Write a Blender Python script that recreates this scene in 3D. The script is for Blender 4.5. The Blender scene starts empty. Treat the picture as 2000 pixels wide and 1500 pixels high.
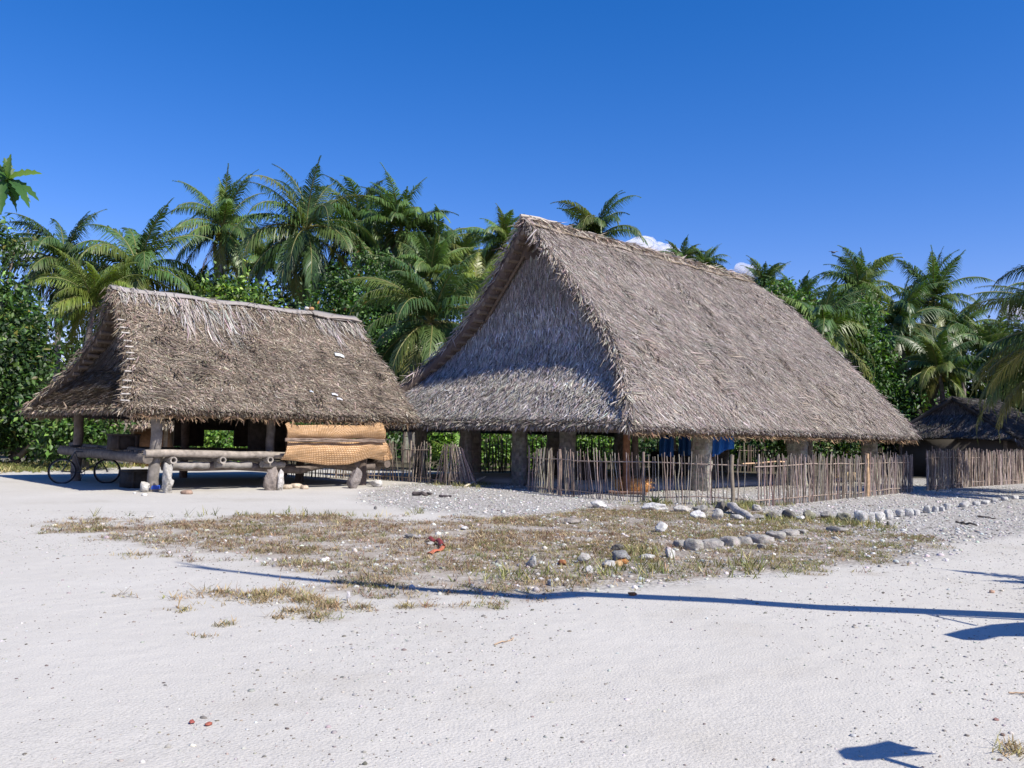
import bpy, math, random
import numpy as np
from mathutils import Vector, noise as mnoise

# ------------------------------------------------------------------ camera, sky, sun, exposure
SC = bpy.context.scene
COL = SC.collection
F, EYE = 1700.0, 1.4
PITCH = math.atan(105 / 1700); ROLL = math.atan(.02)
_R = np.array([1, 0, 0.]); _U = np.array([0, -math.sin(PITCH), math.cos(PITCH)])
FW = np.array([0, math.cos(PITCH), math.sin(PITCH)])
CR = math.cos(ROLL) * _R + math.sin(ROLL) * _U
CU = -math.sin(ROLL) * _R + math.cos(ROLL) * _U
EYEP = np.array([0, 0, EYE])
from mathutils import Matrix
cd = bpy.data.cameras.new('camera'); cam = bpy.data.objects.new('camera', cd); COL.objects.link(cam)
cd.sensor_width = 36; cd.lens = 36 * F / 2000; cd.clip_start = .05; cd.clip_end = 6000
m = Matrix(((CR[0], CU[0], -FW[0], 0), (CR[1], CU[1], -FW[1], 0), (CR[2], CU[2], -FW[2], EYE), (0, 0, 0, 1)))
cam.matrix_world = m
SC.camera = cam
SUN_EL = math.radians(47); SUN_AZ = math.radians(-39)      # azimuth measured from +X
SD = np.array([math.cos(SUN_EL) * math.cos(SUN_AZ), math.cos(SUN_EL) * math.sin(SUN_AZ), math.sin(SUN_EL)])
w = bpy.data.worlds.new('World'); SC.world = w; w.use_nodes = True
nt = w.node_tree; nt.nodes.clear()
sky = nt.nodes.new('ShaderNodeTexSky'); sky.sky_type = 'NISHITA'; sky.sun_disc = False
sky.sun_elevation = SUN_EL; sky.sun_rotation = math.atan2(SD[0], SD[1])
sky.altitude = 0; sky.air_density = 1.0; sky.dust_density = 0.25; sky.ozone_density = 3.0
hs = nt.nodes.new('ShaderNodeHueSaturation'); hs.inputs['Saturation'].default_value = 1.41; hs.inputs['Value'].default_value = 1.0
bg = nt.nodes.new('ShaderNodeBackground'); bg.inputs[1].default_value = .115
wo = nt.nodes.new('ShaderNodeOutputWorld')
nt.links.new(sky.outputs[0], hs.inputs['Color']); tm = nt.nodes.new('ShaderNodeVectorMath'); tm.operation = 'MULTIPLY'; tm.inputs[1].default_value = (.99, .71, .93)
nt.links.new(hs.outputs[0], tm.inputs[0]); nt.links.new(tm.outputs[0], bg.inputs[0]); nt.links.new(bg.outputs[0], wo.inputs[0])
sd = bpy.data.lights.new('sun', 'SUN'); sd.energy = 4.2; sd.angle = math.radians(.53); sd.color = (1, .945, .85)
so = bpy.data.objects.new('sun', sd); COL.objects.link(so)
so.rotation_euler = Vector(SD).to_track_quat('Z', 'Y').to_euler()
SC.view_settings.view_transform = 'Standard'; SC.view_settings.look = 'None'
SC.view_settings.exposure = 0.66; SC.view_settings.gamma = 1
SC.render.engine = 'CYCLES'

# ------------------------------------------------------------------ helpers
def ray(x, y): return FW + (x - 1000) / F * CR - (y - 750) / F * CU
def G(x, y, z=0.):
    d = ray(x, y); t = (z - EYE) / d[2]; return EYEP + d * t
def atd(x, y, Y):                     # point seen at a pixel, at distance Y in front
    d = ray(x, y); return EYEP + d * (Y / d[1])
def hit(x, y, pt, n):                 # on a vertical plane
    d = ray(x, y); n = np.array([n[0], n[1], 0.]); t = ((np.array([pt[0], pt[1], 0.]) - EYEP) @ n) / (d @ n); return EYEP + d * t
def proj(X):
    d = np.atleast_2d(X) - EYEP; w_ = d @ FW
    return np.stack([1000 + F * (d @ CR) / w_, 750 - F * (d @ CU) / w_], 1)
def nrm(a):
    a = np.asarray(a, float); return a / np.maximum(np.linalg.norm(a, axis=-1, keepdims=True), 1e-9)

class MB:
    def __init__(s): s.v = []; s.f = []; s.c = []; s.n = 0; s.uv = None
    def add(s, V, Fs, col):
        """V (n,3), Fs (m,k) with k 3 or 4, col (3,) or (m,3)"""
        V = np.asarray(V, float).reshape(-1, 3); Fs = np.asarray(Fs, int)
        s.v.append(V); s.f.append(Fs + s.n); s.n += len(V)
        col = np.asarray(col, float)
        if col.ndim == 1: col = np.tile(col, (len(Fs), 1))
        s.c.append(col); return s
    def build(s, name, mat, parent=None, smooth=False, origin=None):
        me = bpy.data.meshes.new(name)
        V = np.concatenate(s.v)
        if origin is not None: V = V - np.asarray(origin)
        me.vertices.add(len(V)); me.vertices.foreach_set('co', V.ravel())
        sizes = np.concatenate([np.full(len(f), f.shape[1]) for f in s.f])
        loops = np.concatenate([f.ravel() for f in s.f])
        me.loops.add(len(loops)); me.loops.foreach_set('vertex_index', loops.astype(np.int32))
        me.polygons.add(len(sizes))
        st = np.concatenate([[0], np.cumsum(sizes)[:-1]])
        me.polygons.foreach_set('loop_start', st.astype(np.int32))
        try: me.polygons.foreach_set('loop_total', sizes.astype(np.int32))
        except Exception: pass
        me.update(calc_edges=True); me.validate()
        a = me.attributes.new('tint', 'FLOAT_COLOR', 'FACE')
        C = np.concatenate(s.c)
        if len(me.polygons) == len(C):
            a.data.foreach_set('color', np.concatenate([C, np.ones((len(C), 1))], 1).astype(np.float32).ravel())
        if smooth: me.polygons.foreach_set('use_smooth', np.ones(len(me.polygons), bool))
        me.materials.append(mat)
        o = bpy.data.objects.new(name, me); COL.objects.link(o)
        if parent is not None: o.parent = parent
        elif origin is not None: o.location = origin
        return o

def tag(o, label=None, cat=None, group=None, kind=None):
    if label: o['label'] = label
    if cat: o['category'] = cat
    if group: o['group'] = group
    if kind: o['kind'] = kind
    return o
def empty(name, label, cat, group=None):
    o = bpy.data.objects.new(name, None); COL.objects.link(o); o.empty_display_size = .3
    return tag(o, label, cat, group)
def place(root, loc):
    """put an empty at the base of its thing, children stay where they were modelled"""
    loc = Vector([float(a) for a in loc]); root.location = loc
    for ch in root.children:
        ch.location = Vector(ch.location) - loc
    return root

def box(mb, c, ax, ay, az, hx, hy, hz, col):
    c = np.asarray(c, float); ax, ay, az = map(np.asarray, (ax, ay, az))
    V = [c + i * hx * ax + j * hy * ay + k * hz * az for i in (-1, 1) for j in (-1, 1) for k in (-1, 1)]
    return mb.add(V, [[0, 1, 3, 2], [4, 6, 7, 5], [0, 4, 5, 1], [2, 3, 7, 6], [0, 2, 6, 4], [1, 5, 7, 3]], col)
def tube(mb, P, r, col, k=8, caps=True, hollow=0):
    P = np.asarray(P, float); n = len(P); r = np.broadcast_to(np.asarray(r, float), (n,))
    T = nrm(np.gradient(P, axis=0))
    ref = np.array([0, 0, 1.]) if abs(T[0][2]) < .9 else np.array([1., 0, 0])
    A = nrm(np.cross(T, ref)); B = np.cross(T, A)
    th = np.arange(k) * 2 * math.pi / k
    V = P[:, None] + r[:, None, None] * (np.cos(th)[None, :, None] * A[:, None] + np.sin(th)[None, :, None] * B[:, None])
    idx = np.arange(n * k).reshape(n, k)
    a = idx[:-1]; b = idx[1:]
    Fq = np.stack([a, np.roll(a, -1, 1), np.roll(b, -1, 1), b], -1).reshape(-1, 4)
    mb.add(V.reshape(-1, 3), Fq, col)
    if caps:
        for e in (0, n - 1):
            C = np.concatenate([[P[e]], V[e]])
            if hollow and r[e] > 0:
                inn = P[e] + (V[e] - P[e]) * hollow; dp = inn - T[e] * (1 if e else -1) * r[e] * 3
                q = np.concatenate([V[e], inn, dp]); i = np.arange(k); j = (i + 1) % k
                f = np.concatenate([np.stack([i, j, j + k, i + k], 1), np.stack([i + k, j + k, j + 2 * k, i + 2 * k], 1)])
                cc = np.asarray(col) ; cc = cc if cc.ndim == 1 else cc[0]
                mb.add(q, f, np.concatenate([np.tile(cc * 1.15, (k, 1)), np.tile(cc * .7, (k, 1))]))
                mb.add(np.concatenate([[P[e] - T[e] * (1 if e else -1) * r[e] * 3], dp]), [[0, 1 + i_, 1 + (i_ + 1) % k] for i_ in range(k)], cc * .4)
            else:
                cc = np.asarray(col); cc = cc if cc.ndim == 1 else cc[0]
                mb.add(C, [[0, 1 + i, 1 + (i + 1) % k] for i in range(k)], cc)
    return mb
def wob(rng, P0, P1, n=7, amp=.02):
    P0, P1 = np.asarray(P0, float), np.asarray(P1, float); t = np.linspace(0, 1, n)[:, None]
    P = P0 + (P1 - P0) * t; P[1:-1] += rng.normal(0, amp, (n - 2, 3)); return P
def slab(mb, top, off, col):
    """top (n,m,3) grid, off (n,m,3) or (3,) down offset; closed"""
    n, m_ = top.shape[:2]; bot = top + off
    V = np.concatenate([top.reshape(-1, 3), bot.reshape(-1, 3)]); N = n * m_
    I = np.arange(N).reshape(n, m_)
    q = np.stack([I[:-1, :-1], I[1:, :-1], I[1:, 1:], I[:-1, 1:]], -1).reshape(-1, 4)
    fs = [q, q[:, ::-1] + N]
    for e in (I[0], I[-1][::-1], I[:, 0][::-1], I[:, -1]):
        fs.append(np.stack([e[:-1], e[1:], e[1:] + N, e[:-1] + N], 1))
    return mb.add(V, np.concatenate(fs), col)
def blades(mb, P, D, Nn, L, Wd, lift, col, curl=0.):
    """strips: base P going along D, width across, tip lifted along Nn; col (n,3)"""
    n = len(P); L = np.broadcast_to(L, n)[:, None]; Wd = np.broadcast_to(Wd, n)[:, None]; lift = np.broadcast_to(lift, n)[:, None]
    S = nrm(np.cross(D, Nn)); m1 = P + D * L * .5 + Nn * lift * .45 ; tip = P + D * L + Nn * lift
    if np.ndim(curl): tip = tip + S * np.asarray(curl)[:, None] * L
    V = np.stack([P - S * Wd / 2, P + S * Wd / 2, m1 + S * Wd * .5, m1 - S * Wd * .5, tip + S * Wd * .12, tip - S * Wd * .12], 1)
    b = (np.arange(n) * 6)[:, None]
    Fq = np.concatenate([b + [0, 1, 2, 3], b + [3, 2, 4, 5]])
    mb.add(V.reshape(-1, 3), Fq, np.concatenate([col, col]))
def leaves(mb, P, D, Nn, L, Wd, col):
    """folded diamond leaves"""
    n = len(P); L = np.broadcast_to(L, n)[:, None]; Wd = np.broadcast_to(Wd, n)[:, None]
    S = nrm(np.cross(D, Nn)); Nn = nrm(np.cross(S, D))
    mid = P + D * L * .45
    V = np.stack([P, mid + S * Wd / 2 + Nn * Wd * .14, P + D * L - Nn * L * .12, mid - S * Wd / 2 + Nn * Wd * .14], 1)
    b = (np.arange(n) * 4)[:, None]
    mb.add(V.reshape(-1, 3), np.concatenate([b + [0, 1, 2], b + [0, 2, 3]]), np.concatenate([col, col]))

# icosphere template
def ico(sub):
    import bmesh
    b = bmesh.new(); bmesh.ops.create_icosphere(b, subdivisions=sub, radius=1)
    V = np.array([v.co[:] for v in b.verts]); Fs = np.array([[v.index for v in f.verts] for f in b.faces]); b.free(); return V, Fs
ICO1, ICO2, ICO3 = ico(1), ico(2), ico(3)
def lump(mb, c, r, seed, col, amp=.25, sub=ICO3, rot=0., freq=1.3, boxy=0., facets=0):
    V, Fs = sub; out = []
    if facets:
        rs_ = np.random.default_rng(int(seed * 13) + 1); V = V.copy()
        for _ in range(facets):
            nn = nrm(rs_.normal(0, 1, 3)); dd = rs_.uniform(.52, .82); ex = np.maximum(V @ nn - dd, 0); V = V - ex[:, None] * nn
        V = V / max(np.abs(V).max(), .6)
    for v in V:
        p = Vector(v) * freq + Vector((seed * 7.3, seed * 1.7, seed * 3.1))
        d = 1 + amp * mnoise.noise(p) + amp * .6 * mnoise.noise(p * 2.7) + (amp * .55 * (.35 - abs(mnoise.noise(p * 5.5))) if facets else amp * .2 * mnoise.noise(p * 7))
        out.append(v * d)
    out = np.array(out)
    if boxy: out = np.sign(out) * np.abs(out) ** (1 - boxy)
    out = out * np.asarray(r); ca, sa = math.cos(rot), math.sin(rot)
    out = out @ np.array([[ca, sa, 0], [-sa, ca, 0], [0, 0, 1]])
    return mb.add(out + np.asarray(c), Fs, col)

# ------------------------------------------------------------------ materials
def newmat(name):
    mt = bpy.data.materials.new(name); mt.use_nodes = True; n = mt.node_tree; n.nodes.clear(); return mt, n
def mat_tint(name, rough=.8, trans=0., noise_scale=8., noise_amt=.35, bump=.0, bump_scale=30., spec=.3, stretch=(1, 1, 1), transcol=(1.5, 1.6, .5)):
    mt, n = newmat(name); N = n.nodes.new; Lk = n.links.new
    out = N('ShaderNodeOutputMaterial'); pb = N('ShaderNodeBsdfPrincipled')
    at = N('ShaderNodeAttribute'); at.attribute_name = 'tint'
    tc = N('ShaderNodeTexCoord'); mp = N('ShaderNodeMapping'); mp.inputs['Scale'].default_value = stretch
    Lk(tc.outputs['Object'], mp.inputs[0])
    no = N('ShaderNodeTexNoise'); no.inputs['Scale'].default_value = noise_scale; no.inputs['Detail'].default_value = 6
    Lk(mp.outputs[0], no.inputs['Vector'])
    mr = N('ShaderNodeMapRange'); mr.inputs[1].default_value = .25; mr.inputs[2].default_value = .75
    mr.inputs[3].default_value = 1 - noise_amt; mr.inputs[4].default_value = 1 + noise_amt
    Lk(no.outputs['Fac'], mr.inputs[0])
    mx = N('ShaderNodeVectorMath'); mx.operation = 'SCALE'; Lk(at.outputs['Color'], mx.inputs[0]); Lk(mr.outputs[0], mx.inputs['Scale'])
    Lk(mx.outputs[0], pb.inputs['Base Color']); pb.inputs['Roughness'].default_value = rough
    pb.inputs['Specular IOR Level'].default_value = spec
    if bump:
        n2 = N('ShaderNodeTexNoise'); n2.inputs['Scale'].default_value = bump_scale; n2.inputs['Detail'].default_value = 8; n2.inputs['Roughness'].default_value = .65
        Lk(mp.outputs[0], n2.inputs['Vector'])
        bu = N('ShaderNodeBump'); bu.inputs['Strength'].default_value = 1; bu.inputs['Distance'].default_value = bump
        Lk(n2.outputs['Fac'], bu.inputs['Height']); Lk(bu.outputs[0], pb.inputs['Normal'])
    if trans:
        tr = N('ShaderNodeBsdfTranslucent'); ms = N('ShaderNodeMixShader'); ms.inputs[0].default_value = trans
        vm = N('ShaderNodeVectorMath'); vm.operation = 'MULTIPLY'; vm.inputs[1].default_value = transcol
        Lk(mx.outputs[0], vm.inputs[0]); Lk(vm.outputs[0], tr.inputs[0])
        Lk(pb.outputs[0], ms.inputs[1]); Lk(tr.outputs[0], ms.inputs[2]); Lk(ms.outputs[0], out.inputs[0])
    else: Lk(pb.outputs[0], out.inputs[0])
    return mt
M_THATCH = mat_tint('pandanus_thatch', .75, .0, 1.1, .16, .01, 60, .25)
M_THATCH2 = mat_tint('weathered_brown_thatch', .85, .0, 1.6, .28, .012, 50, .2)
M_PALM = mat_tint('palm_leaf', .42, .22, .5, .22, spec=.5)
M_LEAF = mat_tint('broad_leaf', .5, .25, .35, .25, spec=.5)
M_BARK = mat_tint('bark', .9, 0, 6, .35, .02, 25, .15)
M_WOOD = mat_tint('weathered_wood', .8, 0, 9, .4, .012, 40, .2)
M_STICK = mat_tint('stick_wood', .7, 0, 14, .3, .002, 60, .25)
M_CORAL = mat_tint('coral_rock', .95, 0, 9, .38, .05, 14, .1)
M_GRASS = mat_tint('grass_blade', .7, .2, 3, .2, spec=.2, transcol=(1.2, 1.2, .8))
M_PEB = mat_tint('coral_pebble', .9, 0, 20, .12, 0, spec=.15)
M_CONC = mat_tint('concrete', .9, 0, 1.5, .15, .004, 40, .15)
M_CLOTH = mat_tint('tarp_cloth', .6, .1, 2, .15, .01, 5, .3, transcol=(1, 1, 1))
M_METAL = mat_tint('dark_painted_metal', .45, 0, 20, .2, 0, spec=.5)
M_RUBBER = mat_tint('rubber', .8, 0, 20, .2, 0, spec=.3)
def cloud_mat():
    mt, n = newmat('cloud_vapour'); o_ = n.nodes.new('ShaderNodeOutputMaterial'); v_ = n.nodes.new('ShaderNodeVolumePrincipled')
    v_.inputs['Color'].default_value = (.99, .99, 1, 1); v_.inputs['Density'].default_value = .045; v_.inputs['Anisotropy'].default_value = .0
    n.links.new(v_.outputs[0], o_.inputs['Volume']); return mt
M_CLOUD = cloud_mat(); SC.cycles.volume_bounces = 6

def vary(rng, base, n, amt=.25, hue=.08):
    b = np.asarray(base, float); k = np.exp(rng.normal(0, amt, (n, 1))); h = 1 + rng.normal(0, hue, (n, 3)); return np.clip(b * k * h, .002, .9)
def mixcol(rng, cols, probs, n, amt=.2, hue=.05):
    cols = np.asarray(cols, float); i = rng.choice(len(cols), n, p=np.asarray(probs) / np.sum(probs)); c = cols[i]
    return np.clip(c * np.exp(rng.normal(0, amt, (n, 1))) * (1 + rng.normal(0, hue, (n, 3))), .002, .9)

# ------------------------------------------------------------------ ground
def poly_inside(px, py, poly):
    poly = np.asarray(poly, float); ins = np.zeros(len(px), bool); j = len(poly) - 1
    for i in range(len(poly)):
        xi, yi = poly[i]; xj, yj = poly[j]
        c = ((yi > py) != (yj > py)) & (px < (xj - xi) * (py - yi) / (yj - yi + 1e-12) + xi)
        ins ^= c; j = i
    return ins
def poly_sd(px, py, poly):
    """signed distance, positive inside"""
    poly = np.asarray(poly, float); d = np.full(len(px), 1e9)
    for i in range(len(poly)):
        a = poly[i]; b = poly[(i + 1) % len(poly)]; ab = b - a
        t = np.clip(((px - a[0]) * ab[0] + (py - a[1]) * ab[1]) / (ab @ ab), 0, 1)
        d = np.minimum(d, np.hypot(px - a[0] - t * ab[0], py - a[1] - t * ab[1]))
    return np.where(poly_inside(px, py, poly), d, -d)
_lat = np.random.default_rng(5).random((256, 256))
def vn(x, y, f):
    x = x * f + 100.3; y = y * f + 57.1; xi = np.floor(x).astype(int); yi = np.floor(y).astype(int); fx = x - xi; fy = y - yi
    fx = fx * fx * (3 - 2 * fx); fy = fy * fy * (3 - 2 * fy); g = lambda a, b: _lat[a % 256, b % 256]
    return (g(xi, yi) * (1 - fx) + g(xi + 1, yi) * fx) * (1 - fy) + (g(xi, yi + 1) * (1 - fx) + g(xi + 1, yi + 1) * fx) * fy
def fbm(x, y, f): return (vn(x, y, f) + .5 * vn(x, y, f * 2.1) + .25 * vn(x, y, f * 4.3)) / 1.75
PX = lambda pts: np.array([G(a, b)[:2] for a, b in pts])
GRASS_POLY = PX([(215, 1024), (250, 1012), (420, 1007), (700, 1004), (960, 1012), (1060, 1006), (1170, 984), (1250, 980), (1470, 990), (1560, 1006), (1680, 1020),
                 (1760, 1040), (1800, 1068), (1700, 1098), (1560, 1118), (1480, 1128), (1380, 1140), (1240, 1155), (1100, 1168), (860, 1172), (700, 1150),
                 (560, 1122), (400, 1092), (320, 1070), (250, 1048)])
GRASS2 = [(PX([(a - b, c - d), (a + b, c - d), (a + b, c + d), (a - b, c + d)])) for a, b, c, d in
          ((500, 100, 1172, 16), (640, 90, 1180, 16), (580, 60, 1192, 12), (430, 60, 1160, 9), (720, 60, 1192, 9), (850, 60, 1185, 6), (760, 120, 1168, 10), (620, 50, 1208, 7), (150, 90, 1030, 14), (930, 30, 1188, 4), (350, 60, 1190, 5), (440, 30, 1218, 4))]
GRASS2R = GRASS2 + [PX([(1960, 1455), (1999, 1445), (2010, 1478), (1970, 1478)])]
GRAV_POLY = PX([(690, 958), (760, 945), (900, 940), (960, 938), (1030, 905), (1300, 895), (1700, 890), (2200, 890), (2200, 1020), (1960, 1050), (1800, 1090), (1500, 1135), (1250, 1160),
                (1000, 1175), (900, 1160), (1000, 1020), (700, 985)])
FARG = [PX([(-400, 905), (150, 905), (250, 912), (80, 922), (-400, 924)])]
def m_grass(x, y):
    n1 = fbm(x, y, .8) - .5; n2 = fbm(x + 40, y, 3.) - .5
    a = np.clip((poly_sd(x, y, GRASS_POLY) + n1 * 1.9 + n2 * 1.1) / .7 + .15, 0, 1)
    for p in GRASS2R: a = np.maximum(a, np.clip((poly_sd(x, y, p) + n2 * .9 - .1) / .25, 0, 1) * .9)
    return a
def m_gravel(x, y):
    n1 = fbm(x + 9, y, .7) - .5; return np.clip((poly_sd(x, y, GRAV_POLY) + n1 * 1.2) / .6 + .3, 0, 1)
def gz(x, y):
    return .03 * (fbm(x, y, .35) - .5) * np.clip((9 - y) / 4, 0, 1)
gx = np.concatenate([-np.geomspace(900, 21, 26), np.arange(-20, 26, .16), np.geomspace(27, 900, 26)])
gy = np.concatenate([-np.geomspace(200, 1, 10), np.arange(0, 3, .25), np.arange(3, 16, .11), np.arange(16, 40, .3), np.geomspace(41, 1500, 30)])
X_, Y_ = np.meshgrid(gx, gy); xs, ys = X_.ravel(), Y_.ravel()
g = MB(); I = np.arange(len(xs)).reshape(X_.shape)
g.add(np.stack([xs, ys, gz(xs, ys)], 1), np.stack([I[:-1, :-1], I[:-1, 1:], I[1:, 1:], I[1:, :-1]], -1).reshape(-1, 4), (1, 1, 1))
def ground_mat():
    mt, n = newmat('coral_sand_ground'); N = n.nodes.new; Lk = n.links.new
    out = N('ShaderNodeOutputMaterial'); pb = N('ShaderNodeBsdfPrincipled'); pb.inputs['Roughness'].default_value = .95; pb.inputs['Specular IOR Level'].default_value = .1
    tc = N('ShaderNodeTexCoord'); at = N('ShaderNodeAttribute'); at.attribute_name = 'zones'
    sp = N('ShaderNodeSeparateColor'); Lk(at.outputs['Color'], sp.inputs[0])
    def noise(sc, det=6, ro=.6):
        q = N('ShaderNodeTexNoise'); q.inputs['Scale'].default_value = sc; q.inputs['Detail'].default_value = det; q.inputs['Roughness'].default_value = ro
        Lk(tc.outputs['Object'], q.inputs['Vector']); return q.outputs['Fac']
    def ramp(fac, stops):
        r = N('ShaderNodeValToRGB'); e = r.color_ramp.elements
        e[0].position, e[0].color = stops[0][0], (*stops[0][1], 1); e[1].position, e[1].color = stops[-1][0], (*stops[-1][1], 1)
        for p_, c_ in stops[1:-1]: q = e.new(p_); q.color = (*c_, 1)
        Lk(fac, r.inputs[0]); return r.outputs[0]
    def mix(f, a, b, bt='MIX'):
        q = N('ShaderNodeMix'); q.data_type = 'RGBA'; q.blend_type = bt
        if isinstance(f, float): q.inputs[0].default_value = f
        else: Lk(f, q.inputs[0])
        Lk(a, q.inputs[6]); Lk(b, q.inputs[7]); return q.outputs[2]
    sand = ramp(noise(.45, 8, .62), [(.28, (.43, .40, .345)), (.45, (.495, .47, .42)), (.6, (.515, .49, .44)), (.75, (.545, .52, .47))])
    grain = ramp(noise(95, 4, .8), [(.33, (.5, .48, .45)), (.42, (.93, .93, .92)), (.55, (1, 1, 1)), (.72, (1.08, 1.08, 1.08))])
    sand = mix(1., sand, grain, 'MULTIPLY')
    vo = N('ShaderNodeTexVoronoi'); vo.inputs['Scale'].default_value = 22; Lk(tc.outputs['Object'], vo.inputs['Vector'])
    gr = ramp(vo.outputs['Distance'], [(0., (.56, .54, .5)), (.45, (.45, .43, .395)), (.8, (.19, .175, .155))])
    bri = N('ShaderNodeSeparateColor'); Lk(vo.outputs['Color'], bri.inputs[0])
    gr = mix(1., gr, ramp(bri.outputs[0], [(0., (.62, .6, .58)), (.5, (.95, .95, .95)), (1., (1.15, 1.15, 1.12))]), 'MULTIPLY')
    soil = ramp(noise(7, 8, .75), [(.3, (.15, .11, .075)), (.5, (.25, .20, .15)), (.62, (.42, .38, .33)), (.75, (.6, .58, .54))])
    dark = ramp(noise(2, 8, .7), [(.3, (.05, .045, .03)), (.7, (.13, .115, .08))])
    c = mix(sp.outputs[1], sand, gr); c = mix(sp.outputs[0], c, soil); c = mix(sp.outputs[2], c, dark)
    Lk(c, pb.inputs['Base Color'])
    add = N('ShaderNodeMath'); add.operation = 'MULTIPLY_ADD'
    Lk(vo.outputs['Distance'], add.inputs[0]); neg = N('ShaderNodeMath'); neg.operation = 'MULTIPLY'; neg.inputs[1].default_value = -1.6; Lk(sp.outputs[1], neg.inputs[0])
    Lk(neg.outputs[0], add.inputs[1]); Lk(noise(60, 3, .5), add.inputs[2])
    bu = N('ShaderNodeBump'); bu.inputs['Distance'].default_value = .011; bu.inputs['Strength'].default_value = .7; Lk(add.outputs[0], bu.inputs['Height'])
    b2 = N('ShaderNodeBump'); b2.inputs['Distance'].default_value = .04; b2.inputs['Strength'].default_value = .35; Lk(noise(5, 2, .5), b2.inputs['Height']); Lk(bu.outputs[0], b2.inputs['Normal'])
    Lk(b2.outputs[0], pb.inputs['Normal']); Lk(pb.outputs[0], out.inputs[0]); return mt
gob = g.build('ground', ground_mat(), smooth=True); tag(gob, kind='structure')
mg, mv = m_grass(xs, ys), m_gravel(xs, ys)
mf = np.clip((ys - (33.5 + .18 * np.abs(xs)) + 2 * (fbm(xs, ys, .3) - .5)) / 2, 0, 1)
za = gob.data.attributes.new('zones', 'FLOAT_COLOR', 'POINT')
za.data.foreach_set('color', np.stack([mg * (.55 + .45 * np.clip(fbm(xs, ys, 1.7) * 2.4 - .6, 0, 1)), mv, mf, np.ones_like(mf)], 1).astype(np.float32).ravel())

# ------------------------------------------------------------------ pebbles, grass (stuff)
rng = np.random.default_rng(11)
def pebbles(name, P, r, cols, label, seed):
    r_ = np.random.default_rng(seed); V, Fs = ICO1; n = len(P); mb = MB()
    sc = r[:, None] * r_.uniform(.55, 1.25, (n, 3)) * [1, 1, .62]
    a = r_.uniform(0, 6.28, n); ca, sa = np.cos(a), np.sin(a)
    W_ = V[None] * (1 + r_.normal(0, .16, (n, len(V), 1))) * sc[:, None]
    W2 = np.stack([W_[..., 0] * ca[:, None] - W_[..., 1] * sa[:, None], W_[..., 0] * sa[:, None] + W_[..., 1] * ca[:, None], W_[..., 2]], -1)
    W2 += P[:, None]; idx = (np.arange(n) * len(V))[:, None, None] + Fs[None]
    mb.add(W2.reshape(-1, 3), idx.reshape(-1, 3), np.repeat(cols, len(Fs), 0))
    return tag(mb.build(name, M_PEB), label, 'pebbles', kind='stuff')
def screen_pts(r_, n, x0, x1, y0, y1, pw=1.):
    x = r_.uniform(x0, x1, n); y = y0 + (y1 - y0) * r_.random(n) ** pw
    d = FW[None] + ((x - 1000) / F)[:, None] * CR - ((y - 750) / F)[:, None] * CU; t = -EYE / d[:, 2]
    p = EYEP + d * t[:, None]; return p
WH = [(.45, .43, .395), (.38, .36, .33), (.29, .27, .24), (.16, .14, .12), (.5, .485, .45)]
# small stones lying on the open sand, sown evenly by area
n = 60000; x = rng.uniform(-9, 9, n); y = 2.2 + 13 * rng.random(n) ** 1.25
k = (np.clip(fbm(x, y, .55) * 2.4 - .6, .08, 1) > rng.random(n)) & (np.abs(x) < .62 * y + .3); P = np.stack([x, y, gz(x, y) + .001], 1)[k]
pebbles('loose_pebbles', P, np.clip(np.exp(rng.normal(-5.35, .55, len(P))), .002, .022), mixcol(rng, WH, [1.2, 4, 4, 3.5, .7], len(P)), 'small loose coral pebbles strewn over the open white sand', 3)
x = rng.uniform(-12, 22, 60000); y = rng.uniform(6.5, 32, 60000); w_ = np.maximum(m_gravel(x, y), .5 * m_grass(x, y)) * (1 - .35 * m_grass(x, y)) * np.clip(12 / y, 0, 1)
k = rng.random(60000) < w_; P = np.stack([x, y, 0 * x + .004], 1)[k][:20000]
pebbles('coral_gravel', P, np.clip(np.exp(rng.normal(-3.95, .4, len(P))), .008, .06), mixcol(rng, WH, [5, 3, 1.6, .7, 4], len(P)), 'coarse white coral gravel around the fences and the big house', 4)
def grass(name, P, h, cols, label, seed, nb=6, wd=.006, spread=.5):
    r_ = np.random.default_rng(seed); n = len(P); mb = MB()
    Pb = np.repeat(P, nb, 0) + np.concatenate([r_.normal(0, .03, (n * nb, 2)), np.zeros((n * nb, 1))], 1)
    a = r_.uniform(0, 6.28, n * nb); D = nrm(np.stack([np.cos(a) * spread, np.sin(a) * spread, r_.uniform(.35, 1., n * nb)], 1))
    Nn = nrm(np.stack([np.cos(a), np.sin(a), -spread * np.ones_like(a)], 1))
    H = np.repeat(h, nb) * r_.uniform(.5, 1.2, n * nb)
    blades(mb, Pb, D, Nn, H, wd * r_.uniform(.7, 1.5, n * nb), H * .35, np.repeat(cols, nb, 0) * r_.uniform(.75, 1.25, (n * nb, 1)))
    return tag(mb.build(name, M_GRASS), label, 'grass', kind='stuff')
x = rng.uniform(-10, 12, 90000); y = rng.uniform(6, 17.5, 90000); mgv = m_grass(x, y)
k = rng.random(90000) < mgv * np.clip(fbm(x, y, 1.7) * 2.2 - .55, .02, 1) * .9
P = np.stack([x, y, 0 * x], 1)[k][:17000]; n = len(P)
green = np.clip((P[:, 0] + 1) / 6, 0, 1) * .45 + .12 + (fbm(P[:, 0], P[:, 1], .9) - .5) * .9
cg = np.where((rng.random(n) < green)[:, None], mixcol(rng, [(.13, .15, .05), (.2, .2, .075), (.3, .27, .12)], [2, 2, 1], n), mixcol(rng, [(.34, .26, .15), (.24, .155, .1), (.42, .34, .2), (.19, .12, .08)], [3, 3, 2, 2], n))
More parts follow.
